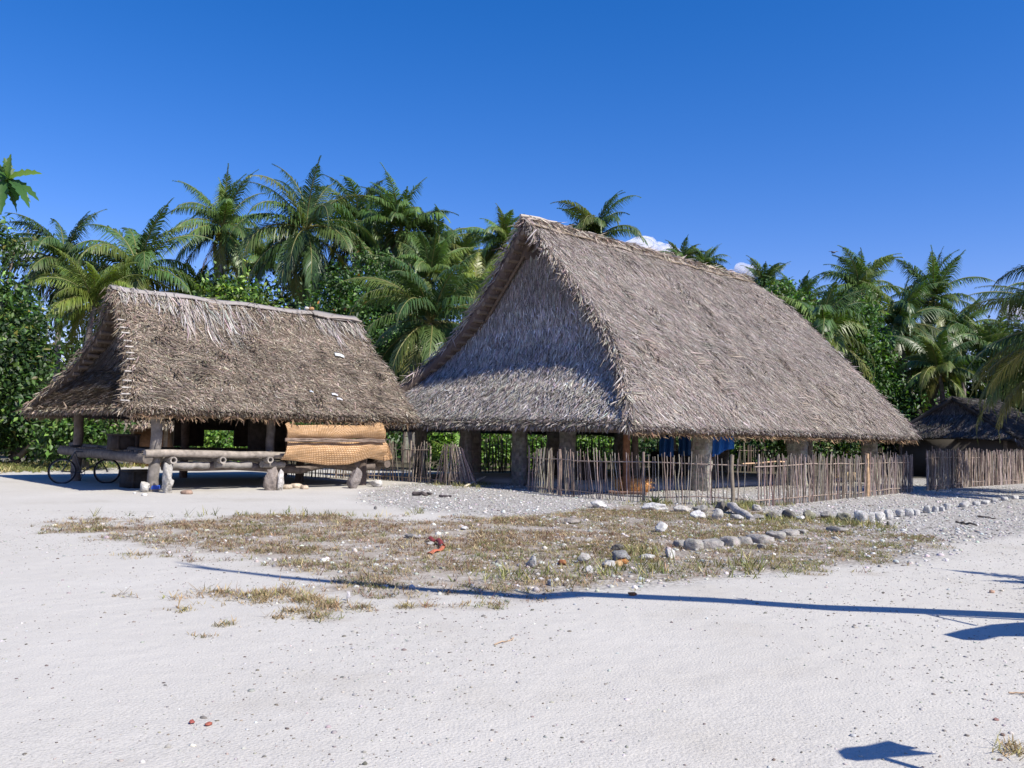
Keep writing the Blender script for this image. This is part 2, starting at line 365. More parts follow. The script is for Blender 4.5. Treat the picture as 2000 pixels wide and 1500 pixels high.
for (a, b, sx, sy, nn) in ((510, 1165, 18, 6, 60), (560, 1160, 14, 5, 50), (600, 1172, 18, 5, 70), (640, 1180, 14, 4, 40), (500, 1172, 50, 8, 40), (620, 1206, 10, 2, 16), (575, 1195, 16, 3, 26), (705, 1190, 12, 3, 24), (640, 1190, 14, 3, 24), (430, 1158, 14, 4, 24), (440, 1220, 7, 2, 10), (790, 1186, 10, 2, 14), (830, 1184, 8, 1.5, 9), (360, 1192, 12, 2, 10), (545, 1207, 10, 3, 14), (700, 1140, 60, 6, 60), (930, 1180, 26, 3, 14), (350, 1165, 20, 3, 14), (240, 1165, 10, 2, 6), (395, 1245, 8, 2, 5), (170, 1032, 40, 4, 34), (280, 1085, 40, 4, 30), (1975, 1465, 12, 5, 22)):
    q = np.array([G(rng.normal(a, sx), rng.normal(b, sy)) for _ in range(nn)]); P = np.concatenate([P, q]); cg = np.concatenate([cg, mixcol(rng, [(.36, .28, .16), (.3, .21, .12), (.3, .28, .12)], [3, 2, 1], nn)])
n = len(P)
grass('dry_grass', P, np.clip(np.exp(rng.normal(-2.95, .35, n)), .02, .13), cg, 'short dry brown and olive grass on the patch before the houses', 6)
# taller green tufts by fence corner and on the left verge
tp = []
for (a, b, sx, sy, nn) in ((1455, 990, 14, 4, 150), (1425, 990, 20, 4, 70), (1330, 985, 60, 3, 60), (1500, 988, 30, 3, 40), (925, 948, 22, 3, 110), (860, 946, 20, 3, 50), (1270, 985, 30, 4, 40), (1505, 1012, 20, 3, 30), (1560, 1020, 60, 3, 90), (1650, 1022, 25, 3, 70), (820, 1000, 5, 2, 6), (560, 1008, 120, 2, 60), (1700, 1030, 30, 4, 30), (1030, 1130, 60, 8, 50), (1250, 1080, 20, 6, 40), (1230, 1115, 60, 8, 60), (1450, 1110, 60, 8, 60)):
    q = np.stack([rng.normal(a, sx, nn), rng.normal(b, sy, nn)], 1); tp += [G(*c) for c in q]
tp = np.array(tp); grass('tall_grass', tp, rng.uniform(.05, .19, len(tp)), mixcol(rng, [(.14, .16, .055), (.25, .24, .09), (.38, .33, .17)], [3, 3, 2], len(tp)), 'taller green grass tufts at the fence feet and among the edging stones', 8, nb=5, wd=.009, spread=.35)
x = rng.uniform(-40, -7, 30000); y = rng.uniform(22, 40, 30000)
k = rng.random(30000) < np.clip((poly_sd(x, y, FARG[0])) / 2 + .5, 0, 1); P = np.stack([x, y, 0 * x], 1)[k][:6000]
grass('verge_grass', P, rng.uniform(.08, .3, len(P)), mixcol(rng, [(.2, .22, .07), (.38, .33, .15), (.14, .17, .05)], [2, 2, 2], len(P)), 'pale grass verge beyond the shaded sand at left', 9, nb=5, wd=.02)

# ------------------------------------------------------------------ thatched houses
class House:
    def __init__(s, C0, ang, L, W, tab, prof_in):
        A = math.radians(ang); s.u = np.array([math.sin(A), math.cos(A), 0]); s.v = np.array([-math.cos(A), math.sin(A), 0])
        s.C0 = np.array([C0[0], C0[1], 0.]); s.L, s.W = L, W; t = np.array(tab); s.w, s.sn, s.z, s.sf = t.T; s.pin = np.array(prof_in)
    def P(s, a, b, z=0.):
        a, b, z = np.broadcast_arrays(np.asarray(a, float), np.asarray(b, float), np.asarray(z, float))
        return s.C0 + a[..., None] * s.u + b[..., None] * s.v + z[..., None] * np.array([0, 0, 1.])
    def Z(s, w): return np.interp(w, s.w, s.z)
    def SN(s, w): return np.interp(w, s.w, s.sn)
    def SF(s, w): return np.interp(w, s.w, s.sf)
    def slope(s, q, w, back=False, dip=0.):     # q 0..1 along, w 0..1 up
        a = s.SN(w) + (s.SF(w) - s.SN(w)) * q; b = w * s.W / 2
        if back: b = s.W - b
        return s.P(a, b, s.Z(w) + dip)
    def endf(s, q, w, far=False):               # end face, q 0..1 across
        e = s.SN(w) + np.interp(w, s.w, s.pin)
        if far: e = s.L - (e)
        b = w * s.W / 2 + (s.W - w * s.W) * q
        return s.P(e, b, s.Z(w))
def surf_frame(fn, q, w, e=.01):
    p = fn(q, w); dq = fn(q + e, w) - p; dw = fn(q, np.clip(w + e, 0, 1.05)) - fn(q, np.clip(w + e, 0, 1.05) - 2 * e)
    U_ = nrm(dq); Wv = nrm(dw - (dw * U_).sum(-1, keepdims=True) * U_); Nn = nrm(np.cross(U_, Wv)); Nn = np.where(Nn[..., 2:3] < 0, -Nn, Nn)
    return p, U_, Wv, Nn
def relief(fn, nq, nw, amp, sc, seed):
    q, w = np.meshgrid(np.linspace(0, 1, nq), np.linspace(0, 1, nw)); p, U_, Wv, Nn = surf_frame(fn, q, w)
    d = np.array([[mnoise.noise(Vector(pp) * sc + Vector((seed, 0, 0))) + .5 * mnoise.noise(Vector(pp) * sc * 3) for pp in row] for row in p])
    return p + Nn * (d * amp)[..., None], Nn
def thatch_blades(mb, fn, n, r_, L, Wd, lift, pal, pr, ang=.35, wlo=0., whi=1., amt=.25, drift=0.):
    w = r_.uniform(wlo, whi, n) if whi == 1. else wlo + (whi - wlo) * r_.random(n) ** 1.8; q = r_.uniform(0, 1, n)
    p, U_, Wv, Nn = surf_frame(fn, q, w); a = r_.normal(drift, ang, n)
    D = nrm(-Wv * np.cos(a)[:, None] + U_ * np.sin(a)[:, None])
    cl = .82 + .4 * fbm(p[:, 0] + p[:, 2], p[:, 1] + p[:, 2] * .7, .9)
    col = mixcol(r_, pal, pr, n, amt + .05) * (.5 + .5 * cl[:, None])
    Ls = r_.uniform(*L, n); Ls = np.minimum(Ls, w * np.linalg.norm(fn(q, w * 0 + 1) - fn(q, w * 0), axis=1) + r_.uniform(.03, .16, n)); blades(mb, p + Nn * .01, D, Nn, Ls, r_.uniform(*Wd, n), r_.uniform(*lift, n), col, r_.normal(0, .12, n))
def edge_blades(mb, P, D, n, r_, L, Wd, pal, pr, jit=.12, spread=.35):
    """P(t)->(n,3)"""
    t = r_.random(n); p = P(t) + r_.normal(0, jit, (n, 3)) * [1, 1, .5]; d = nrm(D(t) + r_.normal(0, spread, (n, 3)))
    Nn = nrm(r_.normal(0, 1, (n, 3))); Nn = nrm(Nn - (Nn * d).sum(1, keepdims=True) * d)
    blades(mb, p, d, Nn, r_.uniform(*L, n), r_.uniform(*Wd, n), r_.normal(0, .05, n), mixcol(r_, pal, pr, n))

GREY = [(.33, .29, .257), (.25, .213, .185), (.45, .41, .37), (.14, .112, .095), (.34, .28, .232)]; GP = [4, 4, 2, 1.6, 1.6]
GREYE = [(.31, .28, .25), (.23, .2, .175), (.4, .37, .33), (.15, .125, .105)]
BRN = [(.24, .193, .148), (.31, .255, .196), (.13, .10, .072), (.44, .38, .3), (.195, .157, .12)]; BP = [4, 3, 3, 1.6, 3]

BIG = House((2.841, 21.04), 45.8, 17.7, 11.72,
    [(0, 0, 1.78, 17.7), (.1, .6, 2.5, 17.7), (.2, 1.15, 3.15, 17.6), (.3, 1.6, 3.8, 17.45), (.4, 1.95, 4.42, 17.35), (.5, 2.13, 5.0, 17.35), (.6, 2.2, 5.6, 17.4),
     (.7, 2.22, 6.22, 17.35), (.8, 2.2, 6.9, 17.1), (.9, 2.18, 7.6, 16.3), (1, 2.15, 8.22, 14.9)],
    [.05, .25, .45, .55, .52, .52, .52, .55, .6, .62, .6])
SMALL = House((-8.42, 19.127), 46, 8.06, 7.66,
    [(0, 0, 1.9, 7.95), (.1, .15, 2.2, 7.97), (.2, .3, 2.45, 8.05), (.3, .48, 2.76, 8.12), (.4, .65, 3.05, 8.2), (.5, .75, 3.33, 8.28), (.6, .82, 3.6, 8.3), (.7, .88, 3.88, 8.3), (.8, .9, 4.24, 8.3), (.9, .9, 4.68, 8.3), (1, .9, 5.12, 8.32)],
    [.04, .15, .26, .34, .38, .4, .42, .45, .48, .5, .5])

def house_roof(H, root, seed, big):
    r_ = np.random.default_rng(seed); pal, pr = (GREY, GP) if big else (BRN, BP); mat = M_THATCH if big else M_THATCH2
    base = np.array([.13, .1, .085]) if big else np.array([.1, .075, .055]); th = .26 if big else .18
    LL, WW, LI = ((.25, .62), (.016, .034), (.01, .075)) if big else ((.14, .4), (.012, .03), (.01, .07))
    # slopes
    for back in (False, True):
        fn = (lambda q, w: H.slope(q, w, False)) if not back else (lambda q, w: H.slope(q, w, True))
        mb = MB(); top, Nn = relief(fn, 60 if big else 40, 30, .05 if big else .035, .9, seed + back)
        slab(mb, top, -Nn * th, base)
        n = (64000 if big else 32000) if not back else (5000 if big else 3500)
        thatch_blades(mb, fn, n, r_, LL, WW, LI, pal, pr, .42 if big else .6)
        # clumped darker drifts and tufts
        if not back:
            for _ in range(110 if big else 70):
                q0, w0 = r_.random(), r_.uniform(.05, .97); m_ = int(r_.integers(14, 40)); q = q0 + r_.normal(0, .008 if big else .015, m_); w = np.clip(w0 + r_.normal(0, .03, m_), 0, 1)
                p, U_, Wv, N2 = surf_frame(fn, np.clip(q, 0, 1), w); a0 = r_.normal(0, .5); a = a0 + r_.normal(0, .2, m_); D = nrm(-Wv * np.cos(a)[:, None] + U_ * np.sin(a)[:, None])
                blades(mb, p + N2 * .03, D, N2, r_.uniform(*LL, m_) * .9, r_.uniform(*WW, m_), r_.uniform(.04, .16, m_), mixcol(r_, [pal[r_.choice([0, 1, 4])]], [1], m_, .25))
        # eave fringe, verge fringe
        outw = -H.v if not back else H.v
        edge_blades(mb, lambda t: fn(t, 0 * t) + [0, 0, -.04], lambda t: np.tile(outw * .45 + [0, 0, -.55], (len(t), 1)), (3200 if big else 2600) if not back else 700, r_, (.05, .16) if big else (.04, .13), WW, pal, pr, .03, .3)
        edge_blades(mb, lambda t: fn(t, 0 * t) + [0, 0, -th * .8] - outw * .06, lambda t: np.tile(outw * .3 + [0, 0, -.3], (len(t), 1)), 900, r_, (.06, .2), WW, [(.3, .2, .12), (.2, .14, .09)], [1, 1], .05, .3)
        edge_blades(mb, lambda t: fn(0 * t, t), lambda t: -H.u * .55 + nrm(outw * .4 + np.array([0, 0, -.7])) + 0 * t[:, None], 2300 if not back else 700, r_, (.15, .5) if big else (.1, .3), WW, pal, pr, .07, .35)
        edge_blades(mb, lambda t: fn(0 * t + 1, t), lambda t: H.u * .3 + nrm(outw * .5 + np.array([0, 0, -.8])) + 0 * t[:, None], 1000 if not back else 500, r_, (.12, .4) if big else (.08, .25), WW, pal, pr, .06, .3)
        # rows of bound thatch showing on the verge underside
        nb = 26 if big else 17
        for i in range(nb):
            w = (i + .6) / nb; p0 = H.P(H.SN(w) - .02, (w * H.W / 2) if not back else H.W - w * H.W / 2, H.Z(w) - th - .09)
            cc = np.array([.2, .155, .11]) * r_.uniform(.7, 1.25)
            P_ = wob(r_, p0, p0 + H.u * (1.25 if big else .9), 4, .015)
            tube(mb, P_, [.085 if big else .06] * 4, cc, 6)
            nn_ = 14; tt = r_.random(nn_); blades(mb, p0 + H.u * tt[:, None] * .8, nrm(np.tile(-H.u * .1 + [0, 0, -1] - outw * -.2, (nn_, 1)) + r_.normal(0, .25, (nn_, 3))), np.tile(-H.u, (nn_, 1)), r_.uniform(.08, .2, nn_), .02, .02, vary(r_, cc, nn_))
        if not back and not big:      # pale loose strands hanging from the ridge
            for q0, ln, cnt in ((.02, .35, 50), (.06, .3, 50), (.1, .32, 50), (.14, .4, 50), (.18, .45, 60), (.22, .95, 60), (.245, .7, 50), (.275, .5, 50), (.31, 1.25, 60), (.345, .6, 40), (.38, 1.35, 60), (.41, .6, 40), (.45, .8, 30), (.48, .7, 20), (.54, .35, 20), (.6, .3, 20), (.72, .4, 14), (.8, .55, 50), (.835, .5, 60), (.86, .8, 60), (.9, .45, 50), (.94, .5, 60), (.98, .6, 60)):
                cnt = int(cnt * .55); q = q0 + r_.normal(0, .011, cnt); w = 1 - r_.uniform(.0, .22, cnt) * ln; p, U_, Wv, N2 = surf_frame(fn, np.clip(q, 0, 1), w)
                a = r_.normal((q0 - .3) * .1, .13, cnt); D = nrm(-Wv * np.cos(a)[:, None] + U_ * np.sin(a)[:, None])
                ll = r_.uniform(.35, 1.15, cnt) * ln * 1.25
                blades(mb, p + N2 * .06, D, N2, ll, r_.uniform(.016, .03, cnt), r_.uniform(.0, .09, cnt), mixcol(r_, [(.42, .385, .35), (.34, .305, .27), (.23, .2, .17)], [3, 3, 2], cnt), r_.normal(0, .1, cnt))
        mb.build('roof_slope', mat, root)
    # end faces
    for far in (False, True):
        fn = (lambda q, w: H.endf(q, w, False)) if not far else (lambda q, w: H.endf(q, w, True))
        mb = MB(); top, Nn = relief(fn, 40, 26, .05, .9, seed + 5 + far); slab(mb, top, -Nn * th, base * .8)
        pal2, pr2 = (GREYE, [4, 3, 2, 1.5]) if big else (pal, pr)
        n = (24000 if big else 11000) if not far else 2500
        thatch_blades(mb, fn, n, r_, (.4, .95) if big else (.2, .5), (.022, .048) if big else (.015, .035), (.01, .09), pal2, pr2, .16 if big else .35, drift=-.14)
        thatch_blades(mb, fn, int(n * .75), r_, (.35, .8) if big else (.2, .4), (.028, .05), (.04, .15) if big else (.04, .14), [(.55, .505, .46), (.44, .40, .36), (.24, .21, .185)] if big else pal2, [2, 2, 1] if big else pr2, .2, wlo=0, whi=.62, drift=-.4)  # big gable: paler lower strands, sunlit skirt brightness put into their colour
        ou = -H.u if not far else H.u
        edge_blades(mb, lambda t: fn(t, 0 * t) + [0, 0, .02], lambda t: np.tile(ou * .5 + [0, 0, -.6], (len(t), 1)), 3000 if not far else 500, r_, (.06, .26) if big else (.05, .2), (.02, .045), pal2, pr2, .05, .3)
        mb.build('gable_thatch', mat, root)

# ---- the big house
big = empty('meeting_house', 'large open-sided meeting house with tall grey thatched roof, behind the stick fences', 'house')
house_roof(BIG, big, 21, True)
r_ = np.random.default_rng(77)
mb = MB()
for side in (-1, 1):                                   # ridge covering: bound leaf mats with poles
    n = 46; a = np.linspace(2.0, 15.0, n); P0 = BIG.P(a, BIG.W / 2, 8.30 + .03 * np.sin(a * 2.1)); P1 = BIG.P(a, BIG.W / 2 + side * .34, 7.98 + .03 * np.sin(a * 3.3 + side))
    top = np.stack([P0, P0 * .5 + P1 * .5 + [0, 0, .03], P1], 1) if side > 0 else np.stack([P1, P0 * .5 + P1 * .5 + [0, 0, .03], P0], 1)
    slab(mb, top, np.array([0, 0, -.04]), (.36, .31, .26))
ridge_fn = lambda t: BIG.P(2.1 + t * 12.9, BIG.W / 2 - .15, 8.22)
edge_blades(mb, ridge_fn, lambda t: nrm(-BIG.v * .5 + BIG.u * .4 + np.array([0, 0, -.45])) + 0 * t[:, None], 1400, r_, (.15, .4), (.02, .05), [(.5, .44, .36), (.36, .3, .24), (.24, .18, .14)], [3, 2, 1], .06, .35)
for k in range(9):
    a0 = 2 + k * 1.45; tube(mb, wob(r_, BIG.P(a0, BIG.W / 2 - .34 + r_.normal(0, .04), 7.97), BIG.P(a0 + 1.7, BIG.W / 2 - .34 + r_.normal(0, .04), 7.99), 6, .02), .022, (.3, .24, .17), 5)
tube(mb, wob(r_, BIG.P(1.95, BIG.W / 2, 8.28), BIG.P(3.6, BIG.W / 2, 8.36), 5, .01), .05, (.45, .4, .34), 6)
mb.build('ridge_cap', M_THATCH, big)
def coral_pillar(H, root, s, t, wdt, thk, h, seed, col=(.42, .40, .35), lean=0.):
    """rough coral slab: a tall lumpy column with holes and knobs"""
    mb = MB(); c = H.P(s, t); V, Fs = ICO3
    n, m_ = 22, 14; zz = np.linspace(-.15, h, n); th_ = np.linspace(0, 2 * math.pi, m_, endpoint=False); grid = []
    for i, z in enumerate(zz):
        ww = wdt * (1 + .22 * mnoise.noise(Vector((seed, z * 1.6, 0)))); off = .1 * wdt * mnoise.noise(Vector((seed + 5, z * 1.3, 2))) + lean * z
        row = []
        for a in th_:
            rr = 1 + .22 * mnoise.noise(Vector((math.cos(a) * 1.4 + seed, math.sin(a) * 1.4, z * 2.6))) + .12 * mnoise.noise(Vector((math.cos(a) * 4 + seed, math.sin(a) * 4, z * 7)))
            ex = abs(math.cos(a)) ** .6 * np.sign(math.cos(a)) * ww / 2 * rr; ey = abs(math.sin(a)) ** .6 * np.sign(math.sin(a)) * thk / 2 * rr
            row.append(c + H.u * (ex + off) + H.v * ey + np.array([0, 0, z]))
        grid.append(row)
    Gd = np.array(grid); I = np.arange(n * m_).reshape(n, m_)
    f = np.stack([I[:-1], np.roll(I[:-1], -1, 1), np.roll(I[1:], -1, 1), I[1:]], -1).reshape(-1, 4)
    mb.add(Gd.reshape(-1, 3), f, vary(np.random.default_rng(seed), col, len(f), .12, .03))
    mb.build('pillar', M_CORAL, root, smooth=True)
def st_of(H, x, y, z=0.):
    p = G(x, y, z) - H.C0; return p @ H.u, p @ H.v
# ring of pillars inset under the eaves
for i, (px_, py_) in enumerate(((1370, 955), (1556, 946), (1698, 941))):
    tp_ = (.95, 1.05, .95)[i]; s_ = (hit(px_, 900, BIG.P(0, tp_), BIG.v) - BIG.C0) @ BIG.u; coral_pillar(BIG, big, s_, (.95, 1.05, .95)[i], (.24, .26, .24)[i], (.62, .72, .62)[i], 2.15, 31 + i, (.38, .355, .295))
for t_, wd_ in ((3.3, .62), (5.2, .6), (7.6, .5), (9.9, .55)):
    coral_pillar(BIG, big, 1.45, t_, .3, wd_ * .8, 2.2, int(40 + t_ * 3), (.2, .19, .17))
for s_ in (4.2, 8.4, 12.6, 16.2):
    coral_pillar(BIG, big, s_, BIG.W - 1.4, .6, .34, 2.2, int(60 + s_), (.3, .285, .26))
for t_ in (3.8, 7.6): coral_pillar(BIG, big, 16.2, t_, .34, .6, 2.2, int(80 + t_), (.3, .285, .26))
for (a, b) in (((1.3, 1.35), (16.4, 1.35)), ((1.3, BIG.W - 1.35), (16.4, BIG.W - 1.35)), ((1.35, 1.2), (1.35, BIG.W - 1.2)), ((16.3, 1.2), (16.3, BIG.W - 1.2))):
    mb = MB(); tube(mb, wob(r_, BIG.P(*a, 2.27 - .06), BIG.P(*b, 2.27 - .06), 12, .03), .13, (.17, .125, .09), 8); mb.build('eave_beam', M_WOOD, big)
for i in range(3):                                    # wooden props
    s_, t_, c_ = ((1.9, 1.55, (.22, .11, .06)), (3.6, 2.6, (.13, .1, .08)), (8.6, 3.2, (.15, .12, .1)))[i]
    mb = MB(); tube(mb, wob(r_, BIG.P(s_, t_, -.05), BIG.P(s_, t_, 2.5), 6, .02), .1, c_, 8); mb.build('post', M_WOOD, big)
mb = MB(); c = BIG.P(BIG.L / 2, BIG.W / 2, .04); box(mb, c, BIG.u, BIG.v, (0, 0, 1), BIG.L / 2 - 1.75, BIG.W / 2 - 1.75, .09, (.42, .4, .37)); mb.build('floor_slab', M_CONC, big)
# rafters under the slopes give the dark inside some structure
for i in range(9):
    a = 2.6 + i * 1.55
    for bk in (False, True):
        mb = MB(); p0 = BIG.P(a, .9 if not bk else BIG.W - .9, 2.35 - .25); p1 = BIG.P(a, BIG.W / 2, 7.7); tube(mb, wob(r_, p0, p1, 5, .02), .06, (.16, .12, .085), 6); mb.build('rafter', M_WOOD, big)
place(big, BIG.P(BIG.L / 2, BIG.W / 2))

# ---- the small house on its platform
sm = empty('platform_hut', 'smaller thatched hut with an open log platform, left of the big meeting house', 'hut')
house_roof(SMALL, sm, 51, False)
H = SMALL; r_ = np.random.default_rng(88)
mb = MB()                                             # woven ridge mat in two lengths
def ridge_mat(a0, a1, dz, wd, col):
    n = 24; a = np.linspace(a0, a1, n); zz = H.Z(1.) + dz + .02 * np.sin(a * 3)
    for side in (-1, 1):
        P0 = H.P(a, H.W / 2, zz); P1 = H.P(a, H.W / 2 + side * wd, zz - wd * .62 + .015 * np.sin(a * 5 + side)); top = np.stack([P0, P0 * .5 + P1 * .5 + [0, 0, .02], P1], 1)
        if side < 0: top = top[:, ::-1]
        slab(mb, top, np.array([0, 0, -.03]), col)
ridge_mat(.8, 6.9, .04, .2, (.3, .275, .25)); ridge_mat(6.7, 8.35, .07, .32, (.27, .245, .22))
tube(mb, wob(r_, H.P(6.8, H.W / 2 - .31, 5.01), H.P(8.4, H.W / 2 - .31, 4.99), 5, .02), .03, (.35, .31, .27), 6)
mb.build('ridge_cap', M_THATCH, sm)
for i in range(12):                                   # batten ends sticking out past the near verge
    w = (.04, .09, .15, .215, .29, .40, .46, .52, .58, .66, .71, .77)[i]
    mb = MB(); p = H.P(H.SN(w) - .2, w * H.W / 2 - .08, H.Z(w) + .03); tube(mb, [p, p + H.u * .19], [.02, .022], (.46, .43, .39), 6); mb.build('batten', M_WOOD, sm)
# posts
PS, PT = st_of(H, 300, 960)
def post(s_, t_, h, r, col, kink=0.02, b=0.):
    mb = MB(); tube(mb, wob(r_, H.P(s_, t_, b - .05), H.P(s_, t_, h), 8, kink), r, col, 10); return mb.build('post', M_WOOD, sm, smooth=True)
p0 = post(PS, PT, 2.3, .125, (.2, .18, .16))
mb = MB(); zc = 1.4 - (951 - 841) / 1700 * 20.1; tube(mb, [H.P(PS, PT, zc - .04), H.P(PS, PT, zc + .05)], .138, (.03, .1, .5), 12, caps=False); mb.build('blue_band', M_CLOTH, p0)
s2, t2 = st_of(H, 147, 942); post(s2 * .3 + PS * .7, 5.6, 2.3, .125, (.16, .13, .11))
s3, t3 = st_of(H, 732, 950); post(s3, PT + .2, 2.2, .13, (.13, .1, .085))
s4, _ = st_of(H, 548, 955); post(s4, PT + .25, 2.25, .11, (.17, .15, .13), b=.5)
post(7.2, 5.9, 2.3, .12, (.14, .11, .09)); post(4.0, 6.2, 2.3, .12, (.14, .11, .09)); post(s3 - .75, PT + 2.2, .6, .12, (.13, .1, .085))
def footing(s_, t_, r3, seed, col=(.6, .58, .54), rot=0., amp=.3):
    mb = MB(); lump(mb, H.P(s_, t_, r3[2] * .75), np.array(r3) * 1.15, seed, col, amp, rot=rot, facets=8); return mb.build('stone_footing', M_CORAL, sm, smooth=True)
footing(PS - .23, PT - .1, (.1, .09, .14), 1, (.5, .48, .44)); footing(PS + .22, PT - .1, (.1, .09, .15), 2, (.5, .48, .44))
s5, t5 = st_of(H, 327, 963); footing(s5, t5, (.13, .1, .33), 3, (.42, .4, .36), amp=.5)
s6, t6 = st_of(H, 533, 958); footing(s6, t6 + .1, (.17, .15, .28), 4, (.27, .23, .2), amp=.4); footing(s6 + .2, t6, (.09, .1, .24), 5, (.55, .52, .48), amp=.4)
s7, t7 = st_of(H, 693, 954); footing(s7, t7, (.15, .13, .3), 6, (.25, .22, .2)); s8, t8 = st_of(H, 735, 951); footing(s8, t8, (.18, .14, .1), 7, (.5, .48, .44))
def log(a, b, r, col, hollow=0, name='log', k=10, amp=.015):
    mb = MB(); tube(mb, wob(r_, a, b, 8, amp), r * np.array([1, 1.05, .98, 1.03, 1.0, .97, 1.02, 1.]), col, k, hollow=hollow); return mb.build(name, M_WOOD, sm, smooth=True)
SL, _ = st_of(H, 275, 960)
FT = PT - .2
log(H.P(PS - .32, FT, .88), H.P(PS + 3.72, FT, .86), .088, (.3, .262, .22))
zl = .61
sj = [PS + .3, PS + 1.5, PS + 2.75]
for a, b in ((sj[0] - .1, sj[0] + .95), (sj[1] - .08, sj[1] + .85), (sj[2] - .1, sj[2] + .5)):
    log(H.P(a, FT + .12, zl), H.P(b, FT + .12, zl - .01), .085, (.26, .24, .215))
for a in sj: log(H.P(a, FT - .13, .725), H.P(a, 6.4, .74),   .085, (.3, .27, .235), hollow=.62, name='joist')
log(H.P(PS + .2, FT + .25, .58), H.P(7.4, FT + .5, .52), .11, (.14, .115, .1), amp=.04)
log(H.P(PS - .25, FT - .02, .76), H.P(PS - .2, 6.6, .8), .12, (.17, .145, .12), name='side_beam'); log(H.P(PS + .0, FT + .1, .9), H.P(PS + .05, 6.6, .96), .075, (.2, .17, .14), name='side_beam')
log(H.P(6.3, FT, .62), H.P(6.4, 6.4, .7), .1, (.15, .12, .1), name='joist'); log(H.P(7.3, FT, .6), H.P(7.3, 6.4, .7), .11, (.15, .12, .1), name='joist')
mb = MB()
for i in range(46):
    t_ = FT + .25 + i * .132; tube(mb, wob(r_, H.P(PS - .25, t_, .9 + r_.normal(0, .006)), H.P(7.4, t_, .84), 5, .008), .035, np.array([.2, .165, .13]) * r_.uniform(.7, 1.2), 5)
mb.build('deck', M_WOOD, sm)
for (a, b) in (((.3, PT), (7.7, PT)), ((.3, 6.3), (7.7, 6.3)), ((PS, .4), (PS, 7.1)), ((7.2, .4), (7.2, 7.1))):
    mb = MB(); tube(mb, wob(r_, H.P(*a, 2.06), H.P(*b, 2.04), 9, .02), .09, (.15, .12, .095), 8); mb.build('eave_beam', M_WOOD, sm)
mb = MB(); box(mb, H.P(4.55, PT + 1.6, 1.35), H.u, H.v, (0, 0, 1), .55, .03, .5, (.07, .06, .05)); mb.build('wall_and_shade_panel', M_WOOD, sm)
for xa, xb, z0_, z1_ in ((340, 398, .95, 2.2), (457, 548, .95, 2.2), (398, 457, 1.45, 2.2)):  # dark sheets added at the back, standing in for the shade inside
    pl = H.P(0, 6.35); pa, pb_ = hit(xa, 850, pl, H.v), hit(xb, 850, pl, H.v); c = (pa + pb_) / 2; c[2] = (z0_ + z1_) / 2; mb = MB(); box(mb, c, H.u, H.v, (0, 0, 1), np.linalg.norm((pb_ - pa)[:2]) / 2, .03, (z1_ - z0_) / 2, (.06, .05, .04)); mb.build('wall_and_shade_panel', M_WOOD, sm)
place(sm, H.P(H.L / 2, H.W / 2))

# ---- woven mat hung at the front
def weave_mat(name, c1, c2, c3, sx, sy):
    mt, n = newmat(name); N = n.nodes.new; Lk = n.links.new
    out = N('ShaderNodeOutputMaterial'); pb = N('ShaderNodeBsdfPrincipled'); pb.inputs['Roughness'].default_value = .6; pb.inputs['Specular IOR Level'].default_value = .3
    uv = N('ShaderNodeUVMap'); uv.uv_map = 'UVMap'; mp = N('ShaderNodeMapping'); mp.inputs['Scale'].default_value = (sx, sy, 1); Lk(uv.outputs[0], mp.inputs[0])
    ck = N('ShaderNodeTexBrick'); ck.offset = .5; ck.inputs['Scale'].default_value = 1; ck.inputs['Mortar Size'].default_value = .11; ck.inputs['Mortar Smooth'].default_value = .8
    ck.inputs['Brick Width'].default_value = .8; ck.inputs['Row Height'].default_value = .5
    ck.inputs['Color1'].default_value = (*c1, 1); ck.inputs['Color2'].default_value = (*c2, 1); ck.inputs['Mortar'].default_value = (*c3, 1)
    Lk(mp.outputs[0], ck.inputs['Vector'])
    no = N('ShaderNodeTexNoise'); no.inputs['Scale'].default_value = 6; no.inputs['Detail'].default_value = 6; Lk(uv.outputs[0], no.inputs['Vector'])
    mr = N('ShaderNodeMapRange'); mr.inputs[1].default_value = .3; mr.inputs[2].default_value = .7; mr.inputs[3].default_value = .75; mr.inputs[4].default_value = 1.2; Lk(no.outputs['Fac'], mr.inputs[0])
    sc = N('ShaderNodeVectorMath'); sc.operation = 'SCALE'; Lk(ck.outputs['Color'], sc.inputs[0]); Lk(mr.outputs[0], sc.inputs['Scale']); Lk(sc.outputs[0], pb.inputs['Base Color'])
    bu = N('ShaderNodeBump'); bu.inputs['Distance'].default_value = .02; bu.invert = True; Lk(ck.outputs['Fac'], bu.inputs['Height']); Lk(bu.outputs[0], pb.inputs['Normal'])
    Lk(pb.outputs[0], out.inputs[0]); return mt
M_WEAVE = weave_mat('woven_coconut_mat', (.7, .47, .27), (.6, .37, .18), (.42, .22, .095), 42, 7)
mat_root = empty('woven_mat', 'orange-brown woven leaf mat folded over a pole under the small hut eave', 'mat')
